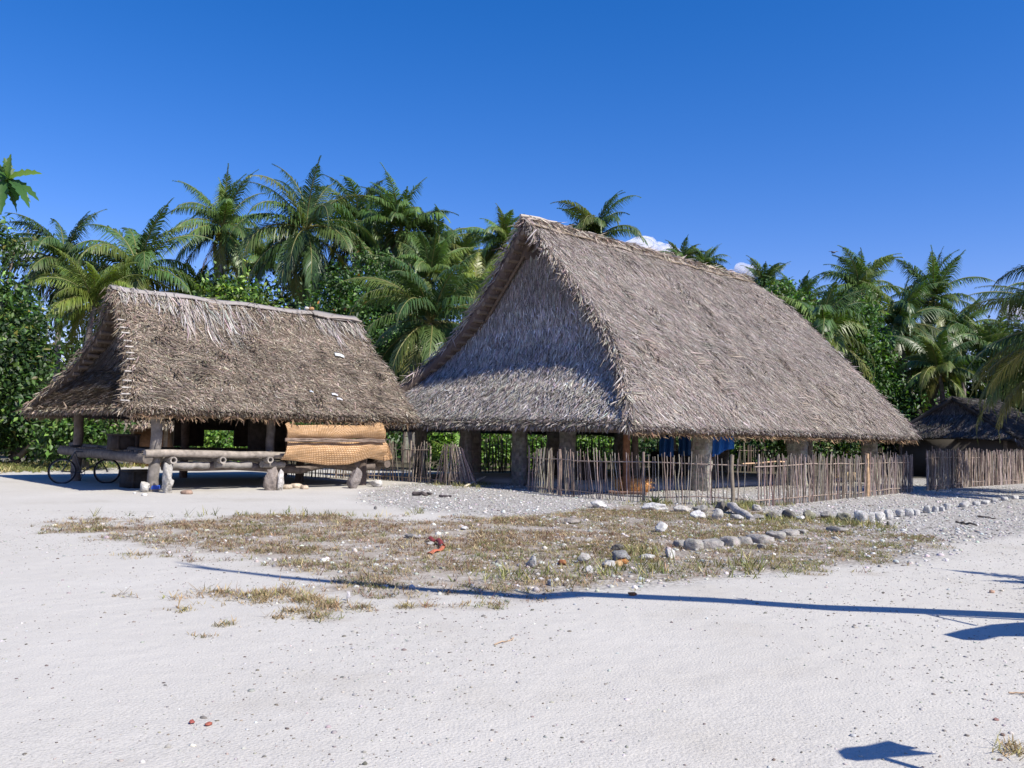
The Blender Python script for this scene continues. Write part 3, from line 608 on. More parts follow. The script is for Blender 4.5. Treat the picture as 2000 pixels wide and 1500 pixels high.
def sheet(xt, yt, xb, yb, bulge, name, seed, mat, dep=.35):
    """top edge polyline, bottom edge polyline in the front plane, bulging outwards"""
    n, m_ = 60, 14; mb = MB(); q = np.linspace(0, 1, n); pl = H.P(0, PT - dep * 1.6); grid = np.zeros((m_, n, 3))
    for j in range(n):
        a = (np.interp(q[j], np.linspace(0, 1, len(xt)), xt), np.interp(q[j], np.linspace(0, 1, len(yt)), yt)); b = (np.interp(q[j], np.linspace(0, 1, len(xb)), xb), np.interp(q[j], np.linspace(0, 1, len(yb)), yb))
        pa, pb_ = hit(*a, pl, H.v), hit(*b, pl, H.v)
        for i in range(m_):
            t = i / (m_ - 1); grid[i, j] = pa + (pb_ - pa) * t - H.v * (bulge * math.sin(math.pi * min(t * .9 + .1, 1)) + .05 * mnoise.noise(Vector((q[j] * 5, t * 2, seed))))
    slab(mb, grid, H.v * .02, (.5, .3, .13)); o = mb.build(name, mat, mat_root, smooth=True); me = o.data
    uvl = me.uv_layers.new(name='UVMap'); N_ = n * m_; vi = np.zeros(len(me.loops), np.int32); me.loops.foreach_get('vertex_index', vi); vi = vi % N_
    uvl.data.foreach_set('uv', np.stack([(vi % n) / (n - 1) * (1 if seed < 9 else .12), (vi // n) / (m_ - 1) * .85 + (vi % n) / (n - 1) * .0], 1).astype(np.float32).ravel()); return o
sheet([556, 562, 575, 600, 640, 690, 720, 738, 746], [828, 824, 830, 830, 829, 831, 830, 822, 825], [560, 600, 650, 700, 752], [857, 858, 858, 856, 858], .10, 'upper_flap', 1, M_WEAVE)
sheet([561, 600, 650, 700, 735, 752], [862, 864, 864, 863, 862, 862], [548, 575, 600, 640, 680, 720, 735, 752], [898, 900, 904, 909, 908, 895, 898, 900], .12, 'lower_flap', 2, M_WEAVE)
sheet([748, 756], [861, 866], [750, 767], [901, 897], .03, 'folded_corner', 12, M_WEAVE, .38)
mb = MB(); pl = H.P(0, PT - .72)
for dz in (-.03, .0, .03): tube(mb, wob(r_, hit(557, 859 - dz * 70, pl, H.v), hit(752, 861 - dz * 70, pl, H.v), 14, .008), .02, (.24, .18, .14), 6)
mb.build('pole', M_WOOD, mat_root); place(mat_root, H.P(5.6, PT - .35))

# ---- litter caught on the small roof
for i, (px_, py_, sz, c_, lb) in enumerate(((663, 698, .085, (.72, .75, .74), 'larger white plastic scrap caught high on the small thatched roof'), (654, 774, .05, (.7, .7, .72), 'white scrap caught low on the small roof, upper of a close pair'), (661, 785, .045, (.7, .7, .72), 'white scrap caught low on the small roof, lower of a close pair'), (609, 768, .03, (.6, .65, .7), 'tiny pale blue scrap low on the middle of the small roof'), (598, 592, .06, (.62, .58, .52), 'white stone lying on the small roof ridge'), (610, 596, .07, (.42, .25, .12), 'brown coconut husk lying on the small roof ridge'))):
    best = None
    for w in np.linspace(0, 1, 60):
        for q in np.linspace(0, 1, 90):
            pp = H.slope(np.array(q), np.array(w)); e = np.hypot(*(proj(pp)[0] - [px_, py_]))
            if best is None or e < best[0]: best = (e, q, w)
    p, U_, Wv, Nn = surf_frame(lambda a, b: H.slope(a, b), np.array([best[1]]), np.array([best[2]])); p = p[0] + Nn[0] * (.07 if i < 4 else .12)
    mb = MB()
    if i < 4:
        a, b = U_[0] * sz * 1.6 - Wv[0] * sz * .5, Wv[0] * sz + U_[0] * sz * .2; gg = np.array([[p + a * (x_ - 1) + b * (y_ - 1) + Nn[0] * .02 * ((x_ + y_) % 2) for y_ in range(3)] for x_ in range(3)]); slab(mb, gg, -Nn[0] * .004, c_)
    else: lump(mb, p, (sz * 1.3, sz, sz * .8), i, c_, .2, ICO2)
    tag(mb.build('plastic_scrap' if i < 4 else ('stone' if i == 4 else 'coconut_husk'), M_CLOTH if i < 4 else M_CORAL, origin=p), lb, 'scrap' if i < 4 else ('stone' if i == 4 else 'husk'))

# ------------------------------------------------------------------ things on and under the platform
r_ = np.random.default_rng(5)
def bicycle():
    root = empty('bicycle', 'dark old bicycle standing in the shade at the left end of the small hut', 'bicycle')
    cA, cB = G(120, 944.5), G(213, 943.5); ax = nrm(cB - cA); up = np.array([0, 0, 1.]); R0 = .315; sd_ = np.cross(ax, up); c2 = cA + ax * 1.06
    blk = (.02, .02, .022); cA = cA + up * R0; c2 = c2 + up * R0
    for c in (cA, c2):
        wr = MB(); th = np.linspace(0, 2 * math.pi, 33); tube(wr, c + np.cos(th)[:, None] * ax * R0 + np.sin(th)[:, None] * up * R0, .02, blk, 6, caps=False); wh = wr.build('wheel', M_RUBBER, root, smooth=True)
        rm = MB(); tube(rm, c + np.cos(th)[:, None] * ax * (R0 - .03) + np.sin(th)[:, None] * up * (R0 - .03), .01, (.2, .2, .2), 5, caps=False)
        for k in range(18):
            a = k * 2 * math.pi / 18; tube(rm, [c, c + (ax * math.cos(a) + up * math.sin(a)) * (R0 - .03)], .0022, (.3, .3, .3), 3, caps=False)
        tube(rm, [c - sd_ * .05, c + sd_ * .05], .022, (.15, .15, .15), 8); rm.build('rim', M_METAL, wh)
    bb = cA + ax * .45 - up * .04; st = cA + ax * .28 + up * .5; hd = c2 - ax * .22 + up * .5; hb = c2 - ax * .16 + up * .28
    fr = MB()
    for a, b in ((bb, st), (st, hd), (bb, hb), (hd, hb), (bb, cA), (st, cA), (hb, c2)): tube(fr, [a, b], .016, (.035, .04, .05), 6)
    fr.build('frame', M_METAL, root)
    q = MB(); lump(q, st + up * .14, (.13, .06, .035), 1, blk, .1, ICO2, math.atan2(ax[1], ax[0])); q.build('saddle', M_RUBBER, root); q = MB(); tube(q, [st, st + up * .12], .012, (.2, .2, .2), 6); q.build('seat_post', M_METAL, root)
    q = MB(); t0 = hd + up * .14; tube(q, [hd, t0], .012, (.2, .2, .2), 6); tube(q, [t0 - sd_ * .28 - ax * .1, t0 - sd_ * .2, t0, t0 + sd_ * .2, t0 + sd_ * .28 - ax * .1], .011, (.15, .15, .15), 6); q.build('handlebar', M_METAL, root)
    q = MB(); th = np.linspace(0, 2 * math.pi, 20); tube(q, bb + np.cos(th)[:, None] * ax * .08 + np.sin(th)[:, None] * up * .08, .008, (.1, .1, .1), 5, caps=False); tube(q, [bb - up * .16 + sd_ * .06, bb + sd_ * .06], .009, (.1, .1, .1), 5); tube(q, [bb + up * .16 - sd_ * .06, bb - sd_ * .06], .009, (.1, .1, .1), 5); q.build('crank', M_METAL, root)
    place(root, G(165, 944))
bicycle()
def crate(name, c, hx, hy, hz, col, label, slats=4):
    root = empty(name, label, 'box'); up = np.array([0, 0, 1.]); b = MB(); box(b, c + up * hz, H.u, H.v, up, hx, hy, hz, col)
    b.build('body', M_WOOD, root); l = MB(); box(l, c + up * (2 * hz + .015), H.u, H.v, up, hx + .02, hy + .02, .018, np.array(col) * 1.2); l.build('lid', M_WOOD, root)
    for k in (-1, 1):
        s = MB(); box(s, c + up * hz - H.v * (hy + .012) + H.u * hx * .7 * k, H.u, H.v, up, .03, .01, hz * .98, np.array(col) * 1.3); s.build('cleat', M_WOOD, root)
    place(root, c)
crate('wooden_chest', hit(240, 884, H.P(PS, 2.4), H.v) * [1, 1, 0] + [0, 0, .93], .3, .24, .17, (.05, .04, .035), 'dark wooden chest on the left end of the hut platform')
crate('wooden_crate', G(268, 952), .32, .3, .2, (.05, .045, .04), 'dark crate on the sand under the hut platform')
# firewood / rubble by the stone footing
for i, (a, b, rr, c_, lb) in enumerate(((560, 955, .12, (.5, .42, .32), 'tan stone against the white footing under the mat'), (578, 953, .13, (.56, .47, .36), 'tan stone in the middle of the rubble under the mat'), (594, 955, .1, (.5, .4, .3), 'tan stone at the right end of the rubble under the mat'), (365, 965, .1, (.34, .24, .18), 'small brown block on the sand under the hut platform'), (282, 968, .05, (.66, .65, .62), 'small white stone at the foot of the front hut post'), (263, 964, .035, (.6, .6, .58), 'tiny white stone left of the front hut post, at the edge of the shade'))):
    mb = MB(); p = G(a, b); lump(mb, p + [0, 0, rr * .35], (rr * 1.3, rr, rr * .6), 30 + i, c_, .35, ICO2, boxy=.3, rot=i); tag(mb.build('rubble_stone' if i < 3 else 'stone', M_CORAL, smooth=True, origin=p), lb, 'stone')
# dark pieces of driftwood on the gravel
def stick(name, a, b, r, col, label, cat, z=.03, taper=.6, k=6):
    mb = MB(); p0, p1 = G(*a), G(*b); p0[2] = z; p1[2] = z if not isinstance(taper, tuple) else taper[1]; t = .6
    tube(mb, wob(r_, p0, p1, 7, r * .5), r * np.linspace(1, t, 7), col, k); tag(mb.build(name, M_WOOD, smooth=True, origin=(p0 + p1) / 2 * [1, 1, 0]), label, cat)
stick('driftwood', (808, 968), (842, 969), .06, (.09, .075, .07), 'longer dark driftwood piece on the gravel before the leaning fence panel', 'driftwood', .05)
stick('driftwood', (860, 971), (882, 972), .045, (.09, .075, .075), 'shorter dark driftwood piece on the gravel, right of the longer one', 'driftwood', .04)
stick('driftwood', (1910, 1010), (1945, 1014), .02, (.13, .1, .08), 'thin dark stick on the gravel below the white edging stones', 'stick', .02)
stick('driftwood', (1868, 1021), (1908, 1028), .025, (.12, .1, .08), 'dark stick on the gravel nearer the road, below the thinner one', 'stick', .02)
mb = MB(); p0 = G(908, 952); p1 = G(948, 945) + [0, 0, .22]; tube(mb, wob(r_, p0 + [0, 0, .03], p1, 5, .006), [.032, .03, .03, .028, .026], (.58, .5, .38), 7); tag(mb.build('pale_pole', M_STICK, smooth=True, origin=p0), 'pale bare pole propped on the ground beside the leaning fence panel', 'pole')
for i, (a, b, c, d, lb) in enumerate(((965, 1262, 1003, 1250, 'small forked straw-coloured twig alone on the sand, left of centre foreground'), (1970, 1356, 2010, 1357, 'straight brown twig on the sand at the right edge of the picture'), (480, 1010, 500, 1012, 'short brown twig at the upper edge of the grass patch'))):
    mb = MB(); p0, p1 = G(a, b), G(c, d); tube(mb, wob(r_, p0 + [0, 0, .01], p1 + [0, 0, .015], 6, .006), .005, (.42, .3, .2), 5); tube(mb, wob(r_, (p0 + p1) / 2 + [0, 0, .012], p1 * .7 + p0 * .3 + [.0, -.05, .02], 4, .004), .003, (.42, .3, .2), 4); tag(mb.build('twig', M_STICK, origin=p0), lb, 'twig')
# red and orange rag
mb = MB()
def rag(pts, wd, col, h):
    P_ = np.array([G(*p) for p in pts]); n = 14; t = np.linspace(0, 1, n); c = np.stack([np.interp(t, np.linspace(0, 1, len(P_)), P_[:, i]) for i in range(3)], 1)
    c[:, 2] = h * (.4 + .6 * np.abs(np.sin(t * 7)));
    T = nrm(np.gradient(c, axis=0)); S = nrm(np.cross(T, [0, 0, 1.])); gr = np.stack([c - S * wd, c + [0, 0, h * .5], c + S * wd], 1); slab(mb, gr, np.array([0, 0, -.008]), col)
rag([(836, 1058), (845, 1062), (858, 1064), (864, 1072)], .035, (.24, .05, .045), .06); rag([(866, 1068), (862, 1076), (848, 1080), (838, 1084)], .03, (.5, .15, .08), .03)
tag(mb.build('rag', M_CLOTH, smooth=True, origin=G(850, 1072)), 'crumpled red and orange rag on the dry grass', 'rag')
for i, (a, b, rr, c_, lb, cat) in enumerate(((1235, 1163, .028, (.3, .13, .06), 'brown nut husk on the sand beside the long trunk shadow', 'husk'), (1937, 1158, .026, (.5, .33, .24), 'dry curled brown leaf on the sand near the right edge', 'leaf'), (1218, 1101, .05, (.5, .22, .08), 'orange dead leaf clump behind the small stones on the grass', 'leaf'), (1207, 1106, .05, (.5, .34, .18), 'tan stone chip beside the orange leaf clump', 'stone'), (1098, 1103, .045, (.34, .14, .07), 'dark orange fragment on the grass among the small stones', 'leaf'), (1945, 1407, .011, (.35, .2, .18), 'reddish pebble on the sand near the lower right corner', 'stone'), (1958, 1437, .011, (.3, .22, .18), 'brown flat leaf on the sand by the lower right corner', 'leaf'), (374, 1412, .012, (.4, .12, .1), 'left red seed on the sand at lower left', 'seed'), (408, 1416, .013, (.42, .14, .1), 'right red seed on the sand at lower left', 'seed'))):
    mb = MB(); p = G(a, b); lump(mb, p + [0, 0, rr * .5], (rr * 1.3, rr, rr * .7), 60 + i, c_, .45, ICO2, rot=i * 1.3); tag(mb.build({'husk': 'nut_husk', 'leaf': 'dead_leaf', 'stone': 'stone', 'seed': 'seed'}[cat], M_CORAL, smooth=True, origin=p), lb, cat)

# ------------------------------------------------------------------ inside the big house
def cloth(name, x0, x1, y0, y1, Yd, col, label, hem=None):
    mb = MB(); n, m_ = 18, 10; gg = np.zeros((m_, n, 3))
    for i in range(m_):
        for j in range(n):
            q, t = j / (n - 1), i / (m_ - 1); yy = y0 + (np.interp(q, np.linspace(0, 1, len(hem)), hem) if hem else y1) * t - y0 * t if hem else y0 + (y1 - y0) * t
            p = atd(x0 + (x1 - x0) * q, yy, Yd); p[1] += .08 * math.sin(q * 14 + t) + q * (x1 - x0) * .004; gg[i, j] = p
    slab(mb, gg, np.array([0, .01, 0]), col); tag(mb.build(name, M_CLOTH, smooth=True, origin=gg[0, 0]), label, 'tarp')
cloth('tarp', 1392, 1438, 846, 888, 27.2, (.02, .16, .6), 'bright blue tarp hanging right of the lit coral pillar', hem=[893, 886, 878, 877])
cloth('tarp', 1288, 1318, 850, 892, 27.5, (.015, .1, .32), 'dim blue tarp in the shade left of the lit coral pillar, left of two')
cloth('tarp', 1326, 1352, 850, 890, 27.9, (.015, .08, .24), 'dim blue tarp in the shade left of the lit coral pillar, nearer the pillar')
def bundle(p, L, r, ang, col, name, label, cat, n=500):
    d = np.array([math.cos(ang), math.sin(ang), 0]); mb = MB(); t = np.linspace(0, 1, 12); rad = r * np.array([.72, .95, 1, 1.03, 1, .98, 1.02, 1, .98, 1, .93, .7])
    tube(mb, p + d * (t[:, None] - .5) * L + [0, 0, r * .9], rad, col, 14); r2 = np.random.default_rng(3); a = r2.uniform(0, 6.28, n); tt = r2.uniform(-.5, .5, n); sdv = np.array([-d[1], d[0], 0])
    q = p + [0, 0, r * .9] + d * tt[:, None] * L + (np.cos(a)[:, None] * sdv + np.sin(a)[:, None] * np.array([0, 0, 1.])) * r; Nn = nrm(q - (p + [0, 0, r * .9] + d * tt[:, None] * L))
    blades(mb, q, nrm(np.tile(d, (n, 1)) + r2.normal(0, .3, (n, 3))), Nn, r2.uniform(.06, .16, n), .014, .02, vary(r2, col, n, .35)); tag(mb.build(name, M_THATCH, origin=p), label, cat)
p = G(1234, 961); bundle(p, .95, .2, math.radians(4), (.6, .29, .1), 'fibre_bundle', 'rusty orange bundle of husk fibre lying behind the fence', 'bundle')
mb = MB(); p0 = G(1190, 965) + [0, 0, .06]; p1 = G(1262, 969) + [0, 0, .06]; tube(mb, wob(r_, p0, p1, 6, .015), .045, (.2, .12, .09), 7); tag(mb.build('log', M_WOOD, origin=p0), 'thin reddish log on the gravel just in front of the fibre bundle', 'log')
for i, (a, b, c_, lb) in enumerate(((1657, 928, (.62, .48, .25), 'pale yellow coconut at left of the pair inside the big house'), (1667, 928, (.5, .36, .24), 'tan coconut at right of the pair inside the big house'), (1636, 926, (.55, .42, .2), 'small yellowish coconut lying apart left of the pair inside the big house'))):
    p = atd(a, b, 31.5); p[2] = .13; mb = MB(); lump(mb, p + [0, 0, .13], (.12, .12, .16) if i < 2 else (.08, .08, .09), 70 + i, c_, .1, ICO2); tag(mb.build('coconut', M_CORAL, smooth=True, origin=p), lb, 'coconut', 'coconuts in the big house')
# low stored bench/box inside near end
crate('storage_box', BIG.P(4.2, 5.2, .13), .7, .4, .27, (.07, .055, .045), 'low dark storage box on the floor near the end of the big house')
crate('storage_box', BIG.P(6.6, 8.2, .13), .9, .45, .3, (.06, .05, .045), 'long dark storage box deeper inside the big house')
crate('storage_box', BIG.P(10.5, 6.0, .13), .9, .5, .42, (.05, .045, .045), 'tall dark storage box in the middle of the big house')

# ------------------------------------------------------------------ fences
STK = [(.29, .235, .19), (.2, .16, .13), (.37, .31, .25), (.14, .11, .09), (.32, .27, .23)]; SPR = [4, 4, 2, 2, 3]
def fence(name, label, pts, h, gap, seed, dense=1., rails=((.82, 1), (.12, 1)), lean=None, col=STK, group=None, rr=(.009, .015), posts=(), hj=.06):
    """pts: ground points (pixels) along the foot; sticks are one panel, rails and thick posts are parts"""
    r2 = np.random.default_rng(seed); root = empty(name, label, 'fence', group); P_ = np.array([G(*p) if len(p) == 2 else np.array(p) for p in pts]); d = np.concatenate([[0], np.cumsum(np.linalg.norm(np.diff(P_, axis=0), axis=1))]); LL = d[-1]
    at_ = lambda x: np.array([np.interp(x, d, P_[:, i]) for i in range(3)]); mb = MB(); x = 0.
    while x < LL:
        p = at_(x); T = nrm(at_(min(x + .1, LL)) - at_(max(x - .1, 0))); Nv = np.array([-T[1], T[0], 0]); hh = h + r2.normal(0, hj); ln = (lean(x / LL) if lean else 0) + r2.normal(0, .03)
        top = p + T * ln * hh + Nv * r2.normal(0, .03) + [0, 0, hh * math.sqrt(max(1 - ln * ln, .2))]; c_ = mixcol(r2, col, SPR, 1, .18)[0]; q = wob(r2, p - [0, 0, .03], top, 5, .012)
        q[0] += T * r2.normal(0, .02); r0 = r2.uniform(*rr); q += Nv * (r2.choice([-1, 1]) * .018); tube(mb, q, r0 * np.array([1.1, 1.05, 1, .95, .8]), c_, 5); x += gap * r2.uniform(.45, 1.55)
    mb.build('stick_panel', M_STICK, root)
    for f, _ in rails:
        mb = MB(); n = max(int(LL / .8), 3); xs_ = np.linspace(-.15, LL + .05, n); q = np.array([at_(np.clip(a, 0, LL)) for a in xs_]) + r2.normal(0, .012, (n, 3)); q[:, 2] = h * f + r2.normal(0, .015, n)
        if lean: q += nrm(P_[-1] - P_[0])[None] * np.array([lean(np.clip(a / LL, 0, 1)) for a in xs_])[:, None] * h * f
        q[0] += nrm(q[0] - q[1]) * .15; tube(mb, q, .016, (.3, .235, .19), 6); mb.build('rail', M_STICK, root)
    for x_, hh, r0, c_ in posts:
        mb = MB(); p = at_(x_ * LL); tube(mb, wob(r2, p - [0, 0, .05], p + [0, 0, hh], 5, .012), r0, c_, 7); mb.build('post', M_STICK, root)
    place(root, P_[0]); return root
GR = 'stick fences round the big house'
fence('stick_fence', 'upright stick fence starting beneath the hanging mat and ending at the leaning panel', [(545, 931), (650, 934), (745, 938), (842, 944)], 1.2, .062, 1, group=GR, lean=lambda t: .12 * math.sin(t * 23) * (t > .5), posts=((.85, 1.25, .03, (.3, .25, .2)), (.99, 1.1, .025, (.34, .28, .22))))
fence('stick_fence', 'collapsed short fence panel of sticks leaning to the left, by the gap', [(850, 946), (880, 948), (934, 949)], 1.17, .032, 2, group=GR, lean=lambda t: .27 - .68 * t, rails=((.8, 1), (.12, 1)), hj=.03)
fence('stick_fence', 'open stick fence with wide gaps in front of the orange fibre bundle and lit pillar', [(1032, 958), (1085, 967), (1130, 972), (1200, 977), (1290, 983), (1380, 987), (1457, 989)], 1.1, .074, 3, group=GR, lean=lambda t: (.22 * (1 - t / .22) if 0.02 < t < .22 else -.09 * math.exp(-((t - .5) / .25) ** 2)),
      posts=((.0, 1.16, .024, (.42, .33, .26)), (.285, 1.14, .028, (.26, .2, .16)), (.66, 1.14, .03, (.26, .2, .16)), (.955, 1.12, .045, (.24, .2, .15))), rr=(.008, .0135))
fence('stick_fence', 'close-set stick fence with one tan slat, ending right of the big house corner', [(1482, 989), (1530, 987), (1626, 976), (1700, 969), (1781, 961)], 1.09, .048, 4, group=GR, posts=((.63, 1.16, .05, (.5, .34, .2)), (.0, 1.15, .02, (.36, .3, .25)), (.99, 1.1, .025, (.3, .24, .2))), rr=(.009, .016))
fence('stick_fence', 'dense stick fence running to the right edge of the picture', [(1812, 958), (1870, 953), (1940, 948), (2030, 942), (2160, 935)], 1.25, .036, 5, group=GR, posts=((.0, 1.25, .03, (.34, .28, .24)),), rr=(.012, .021))
mb = MB(); pA, pB = G(1450, 989) + [0, 0, .93], G(1532, 987) + [0, 0, .98]; tube(mb, wob(r_, pA, pB, 6, .008), .018, (.6, .4, .24), 6); tag(mb.build('bamboo_pole', M_STICK, origin=pA), 'yellow bamboo pole bridging the gap between the two front fences', 'pole')
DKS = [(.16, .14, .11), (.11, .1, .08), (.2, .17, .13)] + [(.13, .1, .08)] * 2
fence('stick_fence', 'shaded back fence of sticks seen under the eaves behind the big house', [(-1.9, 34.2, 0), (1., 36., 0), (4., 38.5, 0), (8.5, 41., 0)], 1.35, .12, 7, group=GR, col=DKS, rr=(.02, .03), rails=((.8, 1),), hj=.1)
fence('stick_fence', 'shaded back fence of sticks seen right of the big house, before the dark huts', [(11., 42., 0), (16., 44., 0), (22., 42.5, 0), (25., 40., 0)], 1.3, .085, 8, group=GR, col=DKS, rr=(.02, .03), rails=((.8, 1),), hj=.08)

# ------------------------------------------------------------------ rocks
rk = 0
PALE, GRY, DRK, WHT = (.45, .43, .39), (.28, .265, .24), (.16, .148, .13), (.56, .55, .52)
def rock(px, py, wp, hp, col, label, amp=.3, group=None, boxy=.25, dep=.7, name='coral_rock', rotv=None, sink=.25):
    global rk; rk += 1
    p = G(px, py); Z_ = p[1] / math.cos(PITCH); hw = wp / F * Z_ / 2; hh = hp / F * Z_ / 2 * (1 + sink)
    mb = MB(); pos = p + [0, hw * dep * .7, 0]; rv = rotv if rotv is not None else rk * .7
    lump(mb, pos + [0, 0, hh * (1 - sink)], (hw, hw * dep, hh), 100 + rk, vary(np.random.default_rng(rk), col, len(ICO3[1]), .07, .02), amp * .8, ICO3, rot=rv if dep > .65 else 0, freq=1.6, boxy=boxy if group else 0, facets=(8 if not group else 5))
    return tag(mb.build(name, M_CORAL, smooth=False, origin=pos), label, 'rock', group)
rock(1170, 992, 38, 13, WHT, 'white angular rock at the left end of the rock line under the open fence', .45)
rock(1281, 997, 54, 14, WHT, 'long flat white rock below the fibre bundle, at the fence foot', .3, dep=.45)
rock(1333, 1000, 38, 11, PALE, 'flat grey rock just right of the long flat white rock', .35, dep=.5)
rock(1370, 1000, 34, 12, GRY, 'flat dark grey rock behind the pale lumpy pair', .35, dep=.5)
rock(1368, 1013, 42, 14, WHT, 'white pitted rock, left of the pale lumpy pair in front of the fence post', .4)
rock(1404, 1016, 32, 19, PALE, 'pale lumpy rock, right of the pale lumpy pair in front of the fence post', .35)
rock(1411, 1000, 32, 19, DRK, 'dark grey knobbly rock standing behind the pale lumpy pair', .45)
mb = MB(); pA, pB = G(1425, 1000) + [0, 0, .13], G(1470, 1016) + [0, 0, .02]; P_ = wob(r_, pA, pB, 8, .012); tube(mb, P_, [.07, .085, .08, .075, .08, .07, .07, .05], (.45, .42, .38), 9); tag(mb.build('driftwood_log', M_CORAL, smooth=True, origin=pB), 'weathered grey driftwood log slanting down among the rocks by the fence gap', 'log')
rock(1440, 1016, 30, 12, PALE, 'low pale rock directly beneath the slanting driftwood log', .3)
rock(1482, 1015, 30, 9, GRY, 'low flat grey rock at the lower end of the driftwood log', .35)
rock(1478, 998, 26, 12, PALE, 'small pale rock in the fence gap', .3)
rock(1510, 1014, 30, 12, DRK, 'first dark mossy stone right of the driftwood log', .3)
rock(1545, 1013, 34, 17, DRK, 'second dark mossy stone right of the driftwood log, dark brown faced', .3)
rock(1563, 1016, 18, 9, WHT, 'small white stone wedged between the dark mossy stones', .35)
rock(1582, 1014, 32, 15, (.24, .23, .17), 'third mossy stone right of the driftwood log, overgrown with grass', .3)
rock(1616, 1013, 30, 14, GRY, 'fourth mossy stone right of the driftwood log, grey topped', .3)
rock(1651, 1019, 34, 18, (.27, .26, .2), 'fifth mossy stone, last before the white edging stones', .3)
ordn = ['first', 'second', 'third', 'fourth', 'fifth', 'sixth', 'seventh', 'eighth', 'ninth', 'tenth', 'eleventh', 'twelfth', 'thirteenth', 'fourteenth', 'fifteenth', 'sixteenth', 'seventeenth']
for i, (a, b, c, d) in enumerate(((1685, 1022, 24, 25), (1703, 1022, 15, 22), (1720, 1017, 22, 20), (1739, 1015, 19, 20), (1759, 1010, 15, 15), (1777, 1009, 17, 16), (1792, 1007, 12, 12), (1812, 1002, 15, 16), (1828, 1000, 12, 12), (1841, 999, 10, 10), (1853, 996, 14, 13), (1887, 991, 20, 13), (1909, 988, 14, 10), (1927, 985, 14, 9), (1944, 982, 12, 8), (1965, 978, 14, 8), (1986, 975, 14, 8))):
    rock(a, b, c * 1.1, d * .9, (.5, .49, .46), 'whitewashed edging stone beside the gravel, %s of the row counted from the mossy stones' % ordn[i], .16, 'white edging stones', .3, .8, 'edging_stone')
for i, (a, b, c, d) in enumerate(((1332, 1069, 22, 18), (1357, 1075, 26, 30), (1390, 1072, 38, 26), (1428, 1067, 30, 25), (1455, 1064, 26, 22), (1488, 1061, 38, 23), (1520, 1053, 30, 20), (1546, 1046, 26, 15), (1567, 1042, 24, 11))):
    rock(a, b, c * 1.3, d * .62, (.33, .31, .28), 'half-buried grey stone of the old kerb across the grass, %s from its left end' % ordn[i], .42, 'stones of the old kerb in the grass', .5, .9, 'kerb_stone', sink=.6)
for a in ((1292, 1040, 34, 18, WHT, 'white boulder alone on the upper grass, below the fence'), (1040, 1109, 27, 21, (.36, .36, .35), 'round grey boulder, leftmost on the lower grass'), (1141, 1101, 27, 19, PALE, 'pale stone standing left of the biggest dark boulder'),
          (1151, 1120, 20, 13, WHT, 'small white stone below the pale standing stone'), (1190, 1108, 40, 13, (.42, .41, .39), 'smooth low grey stone under the dark boulder'), (1213, 1100, 60, 24, (.25, .245, .24), 'biggest dark grey boulder in the stone pile on the grass'),
          (1208, 1077, 26, 12, DRK, 'dark stone half hidden behind the biggest dark boulder'), (1264, 1096, 34, 13, (.5, .49, .46), 'smooth pale stone right of the orange leaf clump'), (1310, 1091, 28, 19, WHT, 'white faceted stone at the left foot of the kerb'),
          (1075, 1144, 20, 11, (.36, .37, .38), 'small smooth grey stone where the trunk shadow meets the grass'), (1637, 1040, 42, 11, GRY, 'flat grey slab on the grass below the mossy stones'), (1490, 1073, 20, 10, GRY, 'small grey stone in the grass in front of the kerb'),
          (680, 1174, 10, 17, (.55, .53, .53), 'small pointed white stone standing upright on the sand'), (907, 1035, 22, 7, WHT, 'small long white stone on the dry grass, right of the red rag'), (805, 1052, 40, 9, GRY, 'low grey rock left of the red rag'),
          (288, 1012, 22, 7, PALE, 'flat pale stone on the left part of the grass'), (1115, 1023, 34, 9, (.28, .25, .22), 'brownish flat rock in the grass left of the white boulder'), (1150, 1060, 20, 8, PALE, 'small pale stone in the middle of the bare coral patch'), (1735, 1028, 7, 9, DRK, 'small dark stone on the gravel below the edging stones'), (733, 995, 9, 6, GRY, 'small grey stone on the sand below the mat'), (840, 1065, 20, 6, PALE, 'small pale stone touching the red rag')):
    rock(*a)

